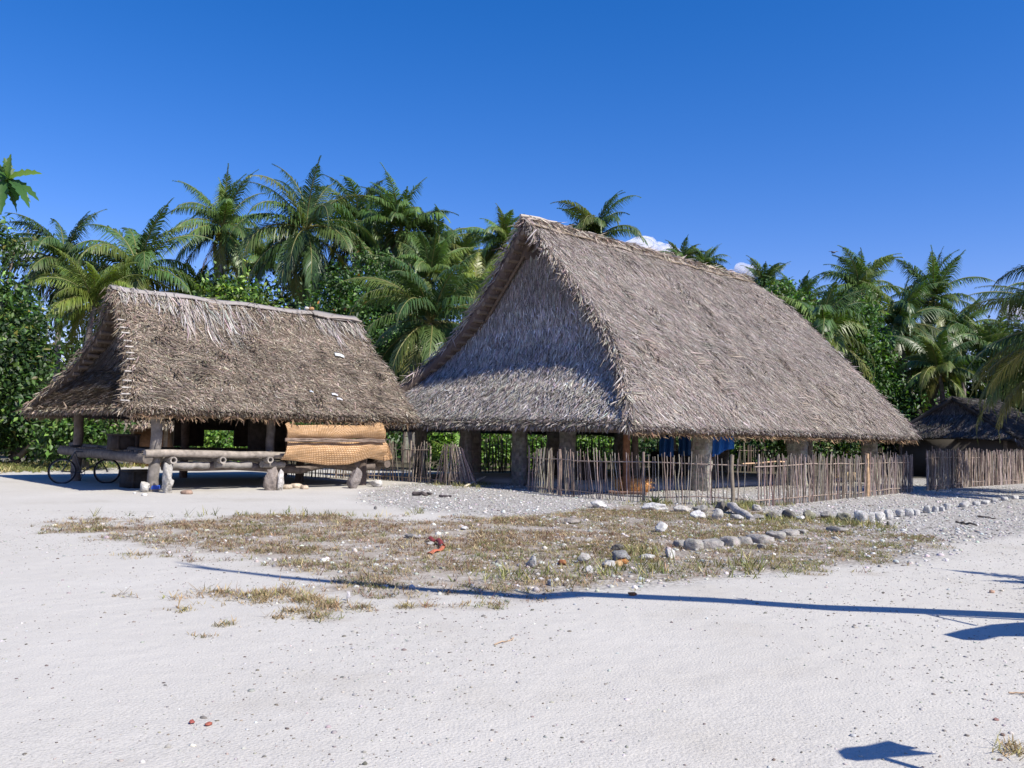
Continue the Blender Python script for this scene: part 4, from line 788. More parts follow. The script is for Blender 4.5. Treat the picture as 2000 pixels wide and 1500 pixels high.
# ------------------------------------------------------------------ vegetation
def frond(mb, base, az, e0, L, droop, rng_, nl=42, lw=.06, ll=.85, tint=(.06, .11, .025), wind=0., rach=(.24, .23, .08), sag=.95):
    n = nl; t = np.linspace(0.02, 1, n); phi = e0 - droop * t ** 1.4
    azs = az + wind * t ** 1.5; hd = np.stack([np.cos(azs), np.sin(azs)], 1); T = np.stack([hd[:, 0] * np.cos(phi), hd[:, 1] * np.cos(phi), np.sin(phi)], 1)
    C = base + np.cumsum(T, 0) * L / n; S = np.stack([-hd[:, 1], hd[:, 0], 0 * t], 1); roll = rng_.normal(0, .35); Nn = np.cross(T, S); Nn = np.where(Nn[:, 2:3] < 0, -Nn, Nn)
    S = S * math.cos(roll) + Nn * math.sin(roll)
    prof = np.sin(np.clip(t * 1.05 + .1, 0, 1) ** .8 * math.pi) ** .5; prof = np.clip(prof, .12, 1) * (t > .1)
    for sg in (-1, 1):
        k = prof > 0; al = .95 - .45 * t[k]
        D = nrm(T[k] * np.cos(al)[:, None] + sg * S[k] * np.sin(al)[:, None] + Nn[k] * .1 + rng_.normal(0, .09, (k.sum(), 3)) + [0, 0, -.28])
        ln = ll * prof[k] * rng_.uniform(.85, 1.1, k.sum()); Wv = nrm(T[k] - D * (D * T[k]).sum(1, keepdims=True)); w0 = lw * (.6 + .4 * prof[k])
        m1 = C[k] + D * ln[:, None] * .45; D2 = nrm(D + [0, 0, -sag * 1.3] + rng_.normal(0, .06, D.shape)); tip = m1 + D2 * ln[:, None] * .55
        V = np.stack([C[k] - Wv * w0[:, None] * .35, C[k] + Wv * w0[:, None] * .35, m1 + Wv * w0[:, None] * .5, m1 - Wv * w0[:, None] * .5, tip + Wv * w0[:, None] * .08, tip - Wv * w0[:, None] * .08], 1)
        b = (np.arange(k.sum()) * 6)[:, None]; col = vary(rng_, tint, k.sum(), .13, .05)
        mb.add(V.reshape(-1, 3), np.concatenate([b + [0, 1, 2, 3], b + [3, 2, 4, 5]]), np.concatenate([col, col]))
    s = slice(None, None, 5); tube(mb, np.concatenate([[base], C[s]]), np.linspace(.045, .01, len(C[s]) + 1) * (L / 4.5), rach, 4, caps=False)
def palm(name, label, top, R0, seed, nf=24, group='coconut palms behind the houses', nuts=0, foot=None, tint=(.06, .11, .025), wind=.25, lw=.06, young=False, elo=-.75, ehi=1.45, trunk_r=.15):
    if not young: R0 *= 1.06; nf += 12; lw *= .8
    r2 = np.random.default_rng(seed); root = empty(name, label, 'palm tree', group); top = np.asarray(top, float); sc = R0 / 4.
    ft = np.array([top[0] + r2.normal(0, .8), top[1] + r2.normal(0, .8), 0]) if foot is None else np.asarray(foot, float)
    mb = MB(); n = 16; t = np.linspace(0, 1, n)[:, None]; bend = np.array([r2.normal(0, .5), r2.normal(0, .5), 0]); P_ = ft + (top - ft) * t + bend * np.sin(t * math.pi) * .8
    rad = trunk_r * (1.25 - .5 * t[:, 0]) * (1 + .05 * np.sin(np.arange(n) * 2.1)); rad[0] *= 1.5; P_[0, 2] -= .1
    tube(mb, P_, rad, vary(r2, (.19, .17, .15), (n - 1) * 9, .1), 9); mb.build('trunk', M_BARK, root, smooth=True)
    mb = MB(); g0 = np.array(tint); dm = r2.uniform(.75, 1.35); tl = r2.uniform(0, .4); ta = r2.uniform(0, 6.28)
    for i in range(nf):
        f = i / (nf - 1); e = ehi + (elo - ehi) * f ** 1.15 + r2.normal(0, .12); az = i * 2.4 + r2.normal(0, .35); e += tl * math.cos(az - ta) * (e < 1.1)
        if not young and r2.random() < .1: continue
        L = R0 * (1.0 if e < 1.2 else .85) * r2.uniform(.9, 1.12); yel = f ** 3
        tn = g0 * (.8 + .8 * r2.random()) * (1 - .25 * f) + np.array([.1, .07, .0]) * (r2.random() < .18) * .5 + np.array([.09, .055, .01]) * yel * (r2.random() < .5)
        dr = ((.7 + .7 * r2.random()) if e > 1.0 else (1.15 + .7 * r2.random()) * (1.15 if e > .2 else .8)) if not young else .8
        dr *= dm
        # the trade wind pushes fronds to the left
        wnd = wind * math.sin(az - math.pi) * -1
        frond(mb, top + [0, 0, r2.uniform(-.2, .25)], az, e, L, dr, r2, 74 if R0 > 2.5 else 40, lw * sc ** .5, .26 * R0 if R0 < 3 else .245 * R0, tn, wnd)
    mb.build('crown', M_PALM, root)
    if elo < -.6:
        mb = MB()
        for i in range(3):
            az = r2.uniform(0, 6.28); frond(mb, top - [0, 0, .3], az, -.95, R0 * .7, .45, r2, 26, lw, .15 * R0, (.12, .085, .045), 0, (.15, .11, .06), .9)
        mb.build('dead_fronds', M_PALM, root)
    for i in range(nuts):
        a = r2.uniform(0, 6.28); mb = MB(); lump(mb, top + np.array([math.cos(a) * .32, math.sin(a) * .32, -.35 - .15 * r2.random()]) , (.14, .14, .17), i, (.36, .3, .06) if r2.random() < .7 else (.12, .2, .04), .08, ICO2); mb.build('coconut', M_BARK, root, smooth=True)
    place(root, ft); return root
def T_(x, y, Yd): return atd(x, y, Yd)
PL = [
 (125, 515, 46, 4.1, 26, 'palm', 'wind-blown palm furthest left, standing behind the leafy tree', 0),
 (268, 530, 44, 4.4, 26, 'palm', 'broad dark palm rising directly behind the left end of the hut ridge', 3),
 (436, 446, 56, 4.4, 26, 'palm', 'tall palm alone against the sky, between the hut ridge and the biggest crown', 3),
 (598, 452, 52, 5.3, 30, 'palm', 'biggest palm crown with long hanging fronds above the hut ridge', 5),
 (700, 440, 60, 5.0, 26, 'palm', 'tall palm right of the biggest crown, its peak sharp against the sky', 3),
 (784, 452, 58, 4.7, 26, 'palm', 'palm with yellow coconuts and a rounded windswept top', 7),
 (856, 480, 58, 4.1, 24, 'palm', 'palm with ragged lower fronds left of the meeting house peak', 2),
 (905, 510, 62, 3.4, 20, 'palm', 'low dark palm between the ragged palm and the meeting house peak', 0),
 (983, 480, 56, 3.3, 24, 'palm', 'palm peeping over the left slope just left of the meeting house peak', 0),
 (842, 632, 34, 3.9, 26, 'palm', 'nearest palm with glossy drooping fronds between the two roofs', 6),
 (928, 575, 40, 2.6, 18, 'palm', 'small yellow-green palm touching the left slope of the big roof', 0),
 (838, 545, 46, 3.3, 18, 'palm', 'dark palm standing just above the nearest glossy palm', 0),
 (1165, 462, 50, 3.5, 24, 'palm', 'palm standing behind the big roof ridge, right of the peak', 0),
 (1330, 510, 80, 2.7, 16, 'palm', 'small distant palm over the big ridge, left of a pair', 0),
 (1374, 522, 80, 2.7, 16, 'palm', 'small distant palm over the big ridge, right of a pair', 0),
 (1491, 562, 72, 3.2, 20, 'palm', 'distant palm beside the far end of the big ridge', 0),
 (1606, 660, 44, 4.0, 26, 'palm', 'palm with orange nuts and long fronds close to the far roof edge', 6),
 (1680, 572, 60, 4.2, 24, 'palm', 'windswept palm with a tall dark plume, second from the ridge end', 2),
 (1752, 640, 50, 4.1, 28, 'palm', 'big palm with a fountain of long fronds in the right grove', 2),
 (1822, 586, 62, 4.3, 24, 'palm', 'tallest palm of the right grove, dead fronds hanging', 0),
 (1876, 655, 54, 3.4, 24, 'palm', 'feathery palm right of the tallest one in the right grove', 3),
 (1832, 722, 44, 2.9, 22, 'palm', 'short palm with its trunk bare above the dark hut roof', 2),
 (380, 580, 60, 3.2, 18, 'palm', 'low pale palm behind the hut ridge, under the lone tall palm', 0),
 (505, 520, 64, 3.4, 18, 'palm', 'small far palm whose fronds hang between the lone palm and the biggest crown', 0),
 (640, 560, 62, 3.6, 18, 'palm', 'shaded palm low behind the biggest crown', 0),
 (1940, 700, 50, 3.6, 20, 'palm', 'shaded palm behind the foreground fronds at right', 0),
 (185, 600, 38, 3.2, 18, 'palm', 'low palm with arching fronds at the left verge of the hut roof', 0),
 (1560, 600, 66, 3.4, 18, 'palm', 'dark palm just over the sloping far edge of the big roof', 0),
]
for i, (x, y, Yd, R0, nf, _, lb, nuts) in enumerate(PL):
    tn = ((.06, .105, .034), (.075, .13, .038), (.095, .155, .045))[i % 3]; tn = (tn[0] * .92, tn[1] * .97, tn[2] * .9)
    if 'yellow-green' in lb or 'arching' in lb: tn = (.14, .19, .035)
    foot = None
    if 'bare above' in lb: foot = T_(1830, 860, 45) * [1, 1, 0]
    palm('palm_tree', lb, T_(x, y, Yd), R0, 200 + i, nf, nuts=nuts, tint=tn, foot=foot, lw=.075 if Yd > 40 else .055, elo=-.85 if nf > 20 else -.3)
# the nearer palm whose fronds enter from the right edge
palm('palm_tree', 'near palm at the right edge whose fronds arch into the picture', T_(2105, 650, 24), 3.3, 301, 26, foot=T_(2180, 900, 25) * [1, 1, 0], tint=(.05, .09, .025), lw=.045)
palm('palm_tree', 'low near palm at the right edge with fronds hanging before the dark huts', T_(2056, 735, 27), 3.0, 302, 28, foot=T_(2076, 900, 27) * [1, 1, 0], tint=(.07, .11, .03), lw=.045)
palm('palm_tree', 'tall palm at the right edge, only frond tips in view near the top', T_(2110, 560, 24), 2.6, 303, 20, foot=T_(2200, 900, 24) * [1, 1, 0], tint=(.05, .09, .025), lw=.04)

def tree(name, label, blobs, seed, n, lsz, pal, pr, trunk_at=None, cat='tree', group=None, tr=.22, hang=.3, shell=.55):
    """blobs: list of (center, (rx,ry,rz)) leaf masses; limbs run to each of them"""
    r2 = np.random.default_rng(seed); root = empty(name, label, cat, group); cs = np.array([b[0] for b in blobs]); rs = np.array([b[1] for b in blobs], float)
    ft = trunk_at if trunk_at is not None else np.array([cs[:, 0].mean(), cs[:, 1].mean(), 0]); ft = np.asarray(ft, float) * [1, 1, 0]; mb = MB(); fork = ft + [0, 0, max(cs[:, 2].min() * .55, .3)]
    tube(mb, wob(r2, ft - [0, 0, .1], fork, 6, .05), np.linspace(tr * 1.2, tr * .8, 6), (.17, .145, .115), 8)
    for c in cs: tube(mb, wob(r2, fork, c, 6, .12), np.linspace(tr * .6, tr * .12, 6), (.17, .145, .115), 6)
    mb.build('trunk', M_BARK, root, smooth=True)
    vol = rs.prod(1) ** (2 / 3); cnt = np.maximum((n * vol / vol.sum()).astype(int), 50); mb = MB(); lsz *= 1.2
    for (c, r, m_) in zip(cs, rs, cnt):
        # twiglets: clumps of leaves placed through the shell of the blob
        nc = max(m_ // 20, 6); d = nrm(r2.normal(0, 1, (nc, 3))); rad = shell + (1.08 - shell) * r2.random((nc, 1)) ** .6
        # lumpy outline
        lump_ = 1 + .28 * np.sin(d[:, :1] * 5 + c[0]) * np.cos(d[:, 2:] * 4 + c[1]); cc = c + d * rad * lump_ * r; tone = np.exp(r2.normal(-.1, .45, (nc, 1)))
        k = r2.integers(0, nc, m_); P_ = cc[k] + r2.normal(0, 1, (m_, 3)) * lsz * 1.45; D = nrm(d[k] * .5 + r2.normal(0, .7, (m_, 3)) + [0, 0, -hang]); Nn = nrm(d[k] * .3 + r2.normal(0, .5, (m_, 3)) + [.35, -.1, .8])
        col = mixcol(r2, pal, pr, m_, .2) * tone[k]; leaves(mb, P_, D, Nn, lsz * r2.uniform(.6, 1.35, m_), lsz * r2.uniform(.35, .7, m_), col)
    mb.build('crown', M_LEAF, root); place(root, ft); return root
LG = [(.025, .06, .014), (.042, .092, .018), (.09, .15, .028), (.2, .18, .04)]; LP = [4, 4, 2, .25]
def B(x, y, Yd, rpx, rpy, ry=None):
    c = atd(x, y, Yd); a = rpx / F * Yd; b = rpy / F * Yd; return (c, (a, ry or (a + b) / 2, b))
tree('leafy_tree', 'bushy broad-leaved tree filling the left edge beside the hut roof', [B(-16, 580, 33, 48, 45), B(19, 660, 32, 52, 54), B(-11, 720, 31, 52, 54), B(49, 620, 34, 24, 31), B(24, 770, 31, 44, 45), B(-86, 640, 32, 61, 90), B(-1, 470, 34, 21, 16), B(29, 490, 35, 15, 12), B(-16, 445, 35, 15, 12), B(69, 700, 33, 24, 31), B(-36, 810, 31, 44, 45)], 401, 19000, .2, LG, LP)
tree('leafy_bush', 'green bush below the leafy tree, left of the bicycle', [B(20, 840, 32, 50, 36), B(70, 850, 33, 40, 34), B(-60, 840, 32, 60, 40), B(100, 872, 31.5, 22, 22)], 402, 5000, .16, [(.035, .08, .016), (.065, .13, .024), (.14, .2, .04)], [3, 3, 1], cat='bush')
tree('leafy_bush', 'bright leafy bush seen between the hut posts at left', [B(120, 845, 30, 24, 34), B(195, 838, 30, 30, 26), B(170, 850, 31, 18, 24)], 403, 3000, .18, [(.035, .08, .016), (.07, .14, .026), (.13, .2, .045)], [3, 3, 1], cat='bush')
tree('vine_covered_tree', 'vine-covered tree with small glossy leaves between the two roofs', [B(690, 590, 46, 50, 50), B(760, 590, 46, 45, 50), B(728, 530, 47, 32, 34), B(640, 620, 45, 45, 50), B(700, 660, 44, 60, 70), B(740, 720, 43, 50, 60), B(790, 600, 45, 50, 60), B(668, 560, 46, 26, 34), B(800, 680, 42, 40, 60)], 404, 18000, .2, [(.03, .075, .016), (.045, .105, .02), (.08, .15, .03), (.3, .14, .03)], [4, 4, 2, .12])
tree('leafy_tree', 'low tree with bright yellow-green leaves above the middle of the hut ridge', [B(440, 574, 44, 32, 18), B(485, 582, 44, 30, 14), B(410, 592, 45, 26, 16), B(470, 640, 44, 90, 42)], 405, 6000, .24, [(.05, .11, .02), (.1, .18, .03), (.2, .28, .04)], [3, 3, 1.6])
tree('leafy_tree', 'glossy dark tree hugging the far edge of the big roof', [B(1660, 660, 46, 46, 55), B(1690, 720, 45, 50, 60), B(1640, 720, 46, 40, 60), B(1720, 770, 44, 40, 40), B(1670, 620, 47, 30, 35), B(1620, 770, 46, 50, 60), B(1770, 795, 44, 35, 25)], 406, 16000, .2, [(.035, .085, .02), (.055, .13, .025), (.1, .18, .04)], [4, 4, 2])
tree('leafy_tree', 'leafy tree top just behind the end of the big ridge', [B(1510, 590, 52, 30, 28), B(1545, 610, 52, 38, 34), B(1575, 650, 50, 40, 50), B(1535, 660, 50, 50, 60)], 407, 9000, .24, [(.04, .1, .02), (.07, .15, .03), (.13, .2, .05)], [4, 4, 2])
for i, (x, y, rx, ry_, Yd, lb) in enumerate(((100, 740, 130, 110, 60, 'dark background tree behind the leafy tree at left'), (330, 700, 150, 110, 62, 'dark background tree behind the left half of the hut roof'), (560, 690, 140, 105, 64, 'dark background tree behind the right half of the hut roof'), (780, 690, 130, 130, 62, 'dark background tree behind the nearest glossy palm'), (960, 720, 120, 200, 64, 'dark background tree behind the peak end of the big roof'), (1250, 760, 180, 100, 66, 'dark background tree hidden behind the middle of the big roof'), (1500, 740, 150, 120, 66, 'dark background tree behind the far end of the big roof'), (1740, 740, 130, 100, 66, 'dark background tree behind the fountain palm'), (1900, 760, 130, 90, 68, 'dark background tree behind the dark huts'), (2050, 760, 110, 130, 64, 'dark background tree at the right edge'), (-90, 730, 110, 140, 60, 'dark background tree beyond the left edge'))):
    r2 = np.random.default_rng(500 + i); bl = [B(x + r2.normal(0, rx * .5), y + r2.normal(0, ry_ * .4), Yd, rx * .55, ry_ * .5) for _ in range(7)] + [B(x, 830, Yd, rx, 60)]
    tree('background_tree', lb, bl, 520 + i, 7000, .42, [(.03, .07, .018), (.05, .1, .022), (.08, .13, .03)], [4, 4, 1], group='background trees')
tree('leafy_tree', 'unseen tree added beyond the right edge to shade the dark huts', [(np.array([28., 37., 6.]), (3.2, 3., 2.5)), (np.array([31., 35., 7.]), (3., 3., 2.5)), (np.array([26., 34.5, 7.5]), (2.2, 2.4, 1.8)), (np.array([29., 33., 5.]), (2.6, 2.6, 2.2))], 408, 9000, .3, LG, LP)  # added out of view between sun and dark hut to keep it shaded
# understorey seen below the eaves
x = rng.uniform(-30, 40, 16000); y = 47 + rng.uniform(0, 12, 16000) + .0 * x; zt = 3.4 * rng.random(16000) ** .8 * (.6 + .6 * vn(x, y, .25)); P = np.stack([x, y, zt], 1); mb = MB(); D = nrm(rng.normal(0, 1, P.shape)); leaves(mb, P, D, nrm(rng.normal(0, .6, P.shape) + [.2, -.6, .6]), .42, .26, mixcol(rng, [(.03, .07, .016), (.05, .11, .022), (.09, .17, .03)], [4, 3, 1], len(P)) )
tag(mb.build('undergrowth', M_LEAF), 'dense green undergrowth beneath the palms behind both houses', 'undergrowth', kind='stuff')
for i, (px_, py_, Yd, rx, ry_, n, lb) in enumerate(((940, 868, 38, 40, 22, 1800, 'leafy bush behind the back fence, left of the pillars'), (1110, 868, 41, 60, 22, 2600, 'bright leafy bush seen under the eave, above the open fence'), (430, 862, 36, 34, 16, 1500, 'low green bush seen through the middle of the hut'), (860, 858, 36, 30, 22, 1500, 'leafy bush seen between the two houses'), (1800, 905, 44, 40, 20, 1500, 'low green bush seen in the gap between the right fences'), (560, 845, 38, 30, 30, 1200, 'small green bush behind the hanging mat'), (1010, 880, 40, 40, 20, 1400, 'low bush behind the back fence, between the grey pillars'))):
    tree('leafy_bush', lb, [B(px_, py_, Yd, rx, ry_), B(px_ + rx * .7, py_ + 6, Yd + .5, rx * .6, ry_ * .8)], 600 + i, n, .18, [(.06, .14, .02), (.1, .2, .03), (.17, .27, .05)], [3, 3, 2], cat='bush', tr=.06)
for i, (px_, py_, Yd, rx, ry_, lb) in enumerate(((1330, 872, 43, 60, 26, 'dark bush in the shade behind the big house, behind the dim blue tarps'), (1480, 872, 43.5, 60, 26, 'dark bush in the shade behind the big house, behind the bamboo pole'), (1620, 876, 44, 60, 26, 'dark bush in the shade behind the big house, behind the tan slat'), (1745, 880, 45, 50, 24, 'dark bush in the shade behind the big house, by its far corner'))):
    tree('leafy_bush', lb, [B(px_, py_, Yd, rx, ry_), B(px_ + 40, py_ - 8, Yd + .6, rx * .7, ry_)], 650 + i, 2600, .2, LG, LP, cat='bush', tr=.06)
# young fan-like palm between the houses and sapling inside view
palm('young_palm', 'young palm with a fan of bright fronds behind the gap between the houses', T_(905, 905, 35), 1.7, 701, 12, group=None, foot=T_(905, 925, 35) * [1, 1, 0], tint=(.14, .26, .05), young=True, elo=.5, trunk_r=.06)
palm('young_palm', 'small bright palm seedling seen under the eave right of the blue tarp', T_(1528, 890, 36), 1.3, 702, 9, group=None, foot=T_(1528, 905, 36) * [1, 1, 0], tint=(.1, .22, .05), young=True, elo=.7, trunk_r=.05)
palm('young_palm', 'young palm growing beside the dark hut, under the bare trunk', T_(1770, 830, 46), 2.4, 703, 16, group=None, foot=T_(1770, 880, 46) * [1, 1, 0], tint=(.08, .15, .03), young=True, elo=.1, trunk_r=.08)
# small spiky plant at the fence foot
mb = MB(); p = G(1278, 986); a = rng.uniform(0, 6.28, 26); e = rng.uniform(.3, 1.3, 26); D = np.stack([np.cos(a) * np.cos(e), np.sin(a) * np.cos(e), np.sin(e)], 1); blades(mb, np.tile(p, (26, 1)), D, nrm(np.stack([-np.cos(a) * np.sin(e), -np.sin(a) * np.sin(e), np.cos(e)], 1)), rng.uniform(.2, .34, 26), .035, -.06, mixcol(rng, [(.07, .1, .03), (.1, .12, .05)], [1, 1], 26)); tag(mb.build('spiky_plant', M_LEAF, origin=p), 'small dark spiky plant at the fence foot right of the fibre bundle', 'plant')

# near breadfruit branch at the upper left
bf = empty('breadfruit_tree', 'near tree whose large-lobed leaf sprays hang in at the upper left corner', 'tree'); r2 = np.random.default_rng(9)
fork = T_(-260, 420, 13.5); tip = T_(14, 352, 13.5); ftp = T_(-420, 800, 13.5) * [1, 1, 0]
mb = MB(); tube(mb, wob(r2, ftp, fork, 7, .05), np.linspace(.22, .12, 7), (.2, .17, .14), 9); tube(mb, wob(r2, fork, tip, 6, .03), np.linspace(.09, .02, 6), (.2, .17, .14), 7); mb.build('trunk', M_BARK, bf, smooth=True)
mb = MB()
def lobed(c, d, nn, L, W_, col, sagk=.5):
    d = nrm(d); S = nrm(np.cross(d, nn)); nn = np.cross(S, d); t = np.linspace(0, 1, 15); w = np.sin(np.clip(t, 0, 1) ** .8 * math.pi) ** .7 * (1 + .3 * np.sin(t * 34)) * W_ / 2; w[0] = .004; w[-1] = .003
    cc = c + d * (t * L)[:, None] + np.array([0, 0, -1.]) * (sagk * L * t ** 2)[:, None]; gg = np.stack([cc - S * w[:, None] + nn * (w * .3)[:, None], cc, cc + S * w[:, None] + nn * (w * .3)[:, None]], 1)
    I = np.arange(45).reshape(15, 3); mb.add(gg.reshape(-1, 3), np.stack([I[:-1, :-1], I[1:, :-1], I[1:, 1:], I[:-1, 1:]], -1).reshape(-1, 4), col)
tgt = [(84, 342, 1), (66, 392, 1), (30, 402, 1), (8, 408, 1), (20, 302, 0), (-20, 330, 1), (52, 385, 1), (-10, 395, 1), (40, 330, 1), (0, 310, 0), (-30, 400, 1), (24, 385, 1), (-25, 300, 1), (-40, 345, 1), (10, 395, 1), (-15, 372, 1)]
tgt += [(4, 350, 1), (12, 372, 1), (18, 392, 1), (-4, 412, 1), (34, 360, 1), (-14, 320, 1), (46, 402, 1)]
for i, (a, b, dn) in enumerate(tgt):
    e = atd(a, b, 13.5 + r2.normal(0, .15)); d = e - tip; L = np.linalg.norm(d) * 1.02; lobed(tip + r2.normal(0, .03, 3), d + [0, 0, .25 * L * dn], np.array([.2, -.5, .8]) + r2.normal(0, .3, 3), L, .15, (.05, .13, .025) if i % 4 else (.16, .28, .04), .25 * dn)
for k in range(60):
    c = fork + (tip - fork) * r2.uniform(-.3, .65) + r2.normal(0, .35, 3); d = r2.normal(0, 1, 3) + [0, 0, -.4]; lobed(c, d, np.array([.2, -.3, .9]) + r2.normal(0, .3, 3), .45, .17, vary(r2, (.06, .13, .025), 1)[0])
mb.build('crown', M_LEAF, bf); place(bf, ftp)

# ------------------------------------------------------------------ other village huts
def simple_hut(name, label, C0, ang, L, W, ze, zr, seed, pal, pr, wall=(.3, .29, .27), verge=.8, nbl=7000, wallh=None, wallmat=None, lsz=(.2, .5), wsz=(.03, .06)):
    root = empty(name, label, 'hut'); hh = House(C0, ang, L, W, [(0, 0, ze, L), (.3, verge * .6, ze + (zr - ze) * .28, L - verge * .6), (.6, verge, ze + (zr - ze) * .6, L - verge), (1, verge, zr, L - verge)], [.08, .12, .25, .35]); r2 = np.random.default_rng(seed)
    for bk in (False, True):
        fn = (lambda q, w, bk=bk: hh.slope(q, w, bk)); mb = MB(); top, Nn = relief(fn, 20, 12, .05, .9, seed); slab(mb, top, -Nn * .15, np.array(pal[0]) * .6); thatch_blades(mb, fn, nbl if not bk else nbl // 4, r2, lsz, wsz, (.02, .1), pal, pr, .35); o_ = -hh.v if not bk else hh.v
        edge_blades(mb, lambda t: fn(t, 0 * t) + [0, 0, -.04], lambda t: np.tile(o_ * .4 + [0, 0, -.7], (len(t), 1)), 700, r2, (.12, .4), wsz, pal, pr, .05, .3); mb.build('roof_slope', M_THATCH2, root)
    for fr in (False, True):
        fn = (lambda q, w, fr=fr: hh.endf(q, w, fr)); mb = MB(); top, Nn = relief(fn, 16, 10, .04, .9, seed); slab(mb, top, -Nn * .12, np.array(pal[0]) * .6); thatch_blades(mb, fn, nbl // 2, r2, lsz, wsz, (.02, .1), pal, pr, .3); mb.build('gable_thatch', M_THATCH2, root)
    mb = MB(); ii = .7; hw_ = wallh or ze; cx = hh.P(L / 2, W / 2, hw_ / 2); Z1 = np.array([0, 0, 1.])
    for (c, a, la) in ((hh.P(L / 2, ii, hw_ / 2), hh.u, L / 2 - ii), (hh.P(L / 2, W - ii, hw_ / 2), hh.u, L / 2 - ii), (hh.P(ii, W / 2, hw_ / 2), hh.v, W / 2 - ii - .06), (hh.P(L - ii, W / 2, hw_ / 2), hh.v, W / 2 - ii - .06)): box(mb, c, a, np.cross(a, Z1), Z1, la, .05, hw_ / 2, wall)
    mb.build('wall', wallmat or M_CONC, root)
    for (a, b) in ((ii, ii), (L - ii, ii), (ii, W - ii), (L - ii, W - ii)):
        mb = MB(); tube(mb, [hh.P(a, b, -.1), hh.P(a, b, ze + .25)], .09, (.18, .15, .12), 7); mb.build('post', M_WOOD, root)
    place(root, hh.P(L / 2, W / 2)); return hh
ap = atd(1838, 782, 46)
DT = [(.075, .07, .065), (.1, .09, .085), (.05, .045, .04), (.16, .145, .13)]
simple_hut('thatched_hut', 'dark thatched hut with a pale low wall just beyond the big roof corner', atd(1838, 868, 41.5)[:2], 60, 6.5, 6.0, 1.75, 4.0, 810, DT, [3, 3, 2, 1], wall=(.1, .095, .09), wallh=1.75)
simple_hut('thatched_hut', 'dark thatched hut at the right edge behind the hanging palm fronds', atd(1985, 868, 37)[:2], 50, 7, 6, 1.8, 3.7, 811, DT, [3, 3, 2, 1], wall=(.1, .09, .08))
simple_hut('thatched_hut', 'ragged hut with an orange-brown wall seen under the small hut roof', atd(212, 880, 33)[:2], 76, 2.6, 3.4, 1.75, 3.2, 812, [(.4, .33, .26), (.3, .24, .18), (.5, .44, .36)], [3, 3, 2], wall=(.2, .11, .06), wallmat=M_WOOD, wallh=1.6)

# ------------------------------------------------------------------ bird and clouds
bd = empty('seabird', 'tiny seabird gliding in the blue sky over the far roof end', 'bird'); bp = atd(1628, 493, 60); mb = MB(); lump(mb, bp, (.09, .2, .07), 2, (.3, .3, .32), .1, ICO2, .5); mb.build('body', M_CLOTH, bd, smooth=True)
for sg in (-1, 1):
    mb = MB(); wv = np.array([[[0, .1, .03], [0, -.08, .03]], [[sg * .16, .13, .1], [sg * .16, -.02, .1]], [[sg * .34, .02, .06], [sg * .34, -.04, .06]]]) + bp; slab(mb, wv, np.array([0, 0, -.012]), (.3, .3, .33)); mb.build('wing', M_CLOTH, bd)
place(bd, bp)
def cloud(label, blobs, Yd, seed):
    mb = MB(); r2 = np.random.default_rng(seed)
    for (x, y, r) in blobs:
        rr = r * 1.2 / F * Yd
        for k in range(5):
            o = r2.normal(0, .33, 3) * rr * [1, 1, .5]; lump(mb, atd(x, y - 3, Yd) + o, rr * r2.uniform(.7, 1.15) * np.array([1.1, 1, .8]), seed + k + x * .01, (.86, .87, .88), .15, ICO3, freq=1.2)
    o = mb.build('cloud', M_CLOUD, smooth=True, origin=atd(blobs[0][0], blobs[0][1], Yd)); tag(o, label, 'cloud', kind='structure')
cloud('small white cloud resting behind the middle of the big ridge', [(1235, 488, 16), (1255, 490, 20), (1278, 496, 17), (1300, 500, 18), (1320, 502, 14), (1340, 510, 12), (1210, 485, 12), (1265, 510, 22), (1310, 520, 20)], 2600, 1)
cloud('tiny white cloud at the far end of the big ridge', [(1450, 530, 13), (1465, 536, 12), (1438, 538, 10)], 2600, 2)
cloud('tiny white cloud low at the right edge', [(1985, 612, 14), (2005, 608, 18)], 2600, 3)
cloud('tiny white cloud glimpsed through the leafy tree at left', [(40, 480, 12), (25, 490, 14), (55, 500, 10)], 2600, 4)

# ------------------------------------------------------------------ things outside the frame at right that throw the long shadows
Sh = np.array([math.cos(SUN_AZ), math.sin(SUN_AZ), 0]); ct = 1 / math.tan(SUN_EL)
def caster(px_, py_, h): return G(px_, py_) * [1, 1, 0] + Sh * h * ct + [0, 0, h]
dt = empty('dead_palm', 'bare leaning dead palm trunk standing beyond the right edge', 'palm tree'); mb = MB()
sh = [(2560, 1225, .0), (2300, 1222, 1.0), (2000, 1203, 2.3), (1760, 1192, 3.2), (1620, 1187, 3.6), (1400, 1172, 4.3), (1240, 1165, 4.7), (1130, 1160, 5.0), (1040, 1167, 5.3), (960, 1160, 5.6), (850, 1153, 5.9), (700, 1141, 6.4), (560, 1128, 6.9), (430, 1113, 7.4), (345, 1098, 7.75)]
P_ = np.array([caster(a, b, h) for a, b, h in sh]); tube(mb, P_, np.array([.17, .15, .13, .12, .12, .115, .115, .12, .11, .105, .09, .08, .065, .04, .015]), (.2, .18, .15), 9); mb.build('trunk', M_BARK, dt, smooth=True)
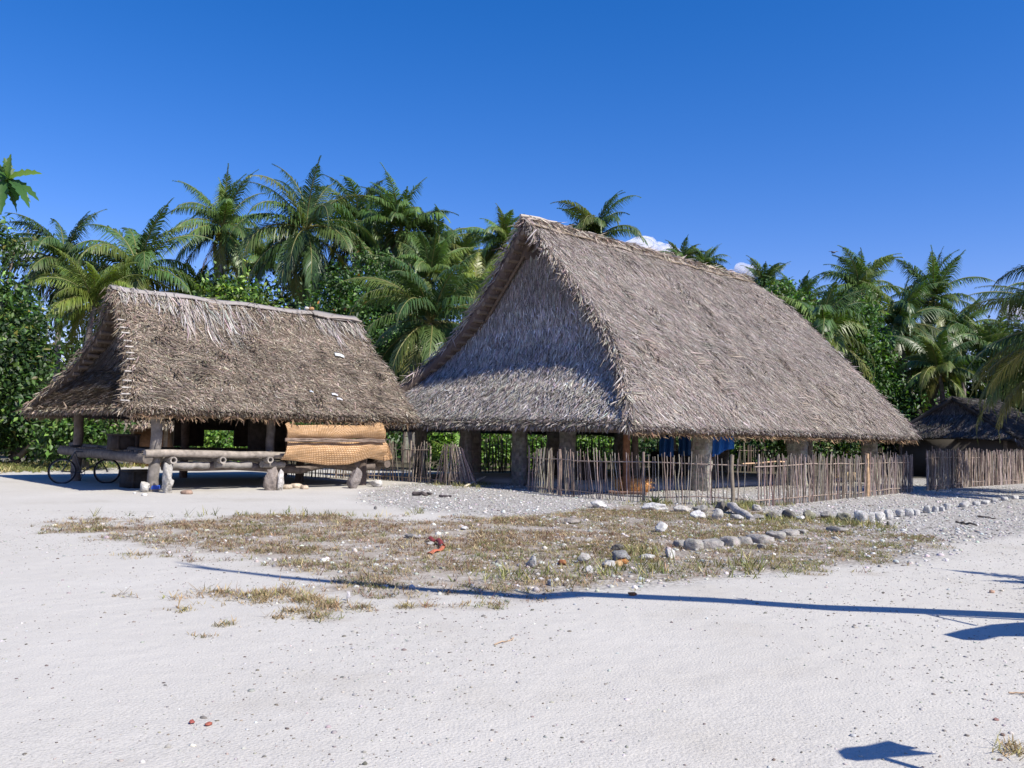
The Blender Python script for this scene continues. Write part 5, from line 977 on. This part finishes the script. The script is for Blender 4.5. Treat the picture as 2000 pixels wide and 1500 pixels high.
for (a, b, a2, b2, h0, h1) in ((1060, 1166, 1000, 1152, 5.2, 5.5), (960, 1160, 900, 1141, 5.5, 6.0), (1500, 1178, 1440, 1168, 3.9, 4.3), (430, 1113, 350, 1105, 7.4, 7.8)):
    mb = MB(); tube(mb, wob(r_, caster(a, b, h0), caster(a2, b2, h1), 5, .01), np.linspace(.06, .015, 5), (.2, .18, .15), 5); mb.build('branch', M_BARK, dt)
place(dt, P_[0])
mb = MB(); lf = empty('big_leaf_plant', 'tall plant with huge heart-shaped leaves beyond the lower right corner', 'plant')
def bigleaf(outline, h, stem, stemh, foot):
    m2 = MB(); pts = np.array([caster(a, b, h) for a, b in outline]); c = pts.mean(0) + [0, 0, -.04]; V = np.concatenate([[c], pts, [c - [0, 0, .012]], pts - [0, 0, .012]]); n = len(pts)
    f = [[0, 1 + i, 1 + (i + 1) % n] for i in range(n)] + [[n + 1, n + 2 + (i + 1) % n, n + 2 + i] for i in range(n)]; m2.add(V, f, (.06, .13, .03))
    lo = m2.build('leaf', M_LEAF, lf); m3 = MB(); s0 = caster(*stem[0], h - .02); s1 = caster(*stem[1], stemh); fp = np.asarray(foot, float); t = np.linspace(0, 1, 6)[:, None]; tube(m3, np.concatenate([[s0], s1 + (fp - s1) * t]), .022, (.1, .13, .05), 6); m3.build('stalk', M_LEAF, lf)
foot = caster(1900, 1500, .0) + Sh * 2.2 + [0, -.3, 0]; foot[2] = 0
bigleaf([(1636, 1466), (1650, 1459), (1690, 1456), (1735, 1446), (1752, 1452), (1790, 1460), (1770, 1463), (1826, 1471), (1790, 1474), (1730, 1478), (1705, 1482), (1670, 1484), (1648, 1480)], 1.5, ((1720, 1478), (1800, 1502)), 1.2, foot)
bigleaf([(1840, 1240), (1880, 1230), (1905, 1226), (1935, 1220), (1990, 1216), (2080, 1212), (2100, 1240), (2040, 1245), (1990, 1243), (1950, 1243), (1915, 1251), (1880, 1250)], 1.9, ((1905, 1222), (1815, 1201)), 2.2, caster(2350, 1230, 0))
place(lf, foot)
palm('young_palm', 'low spreading palm beyond the right edge', caster(2190, 1150, 2.2), 1.3, 905, 12, group=None, foot=caster(2190, 1150, 2.2) * [1, 1, 0] + [.2, 0, 0], tint=(.08, .14, .03), young=True, elo=-.1, ehi=1.0, trunk_r=.08)
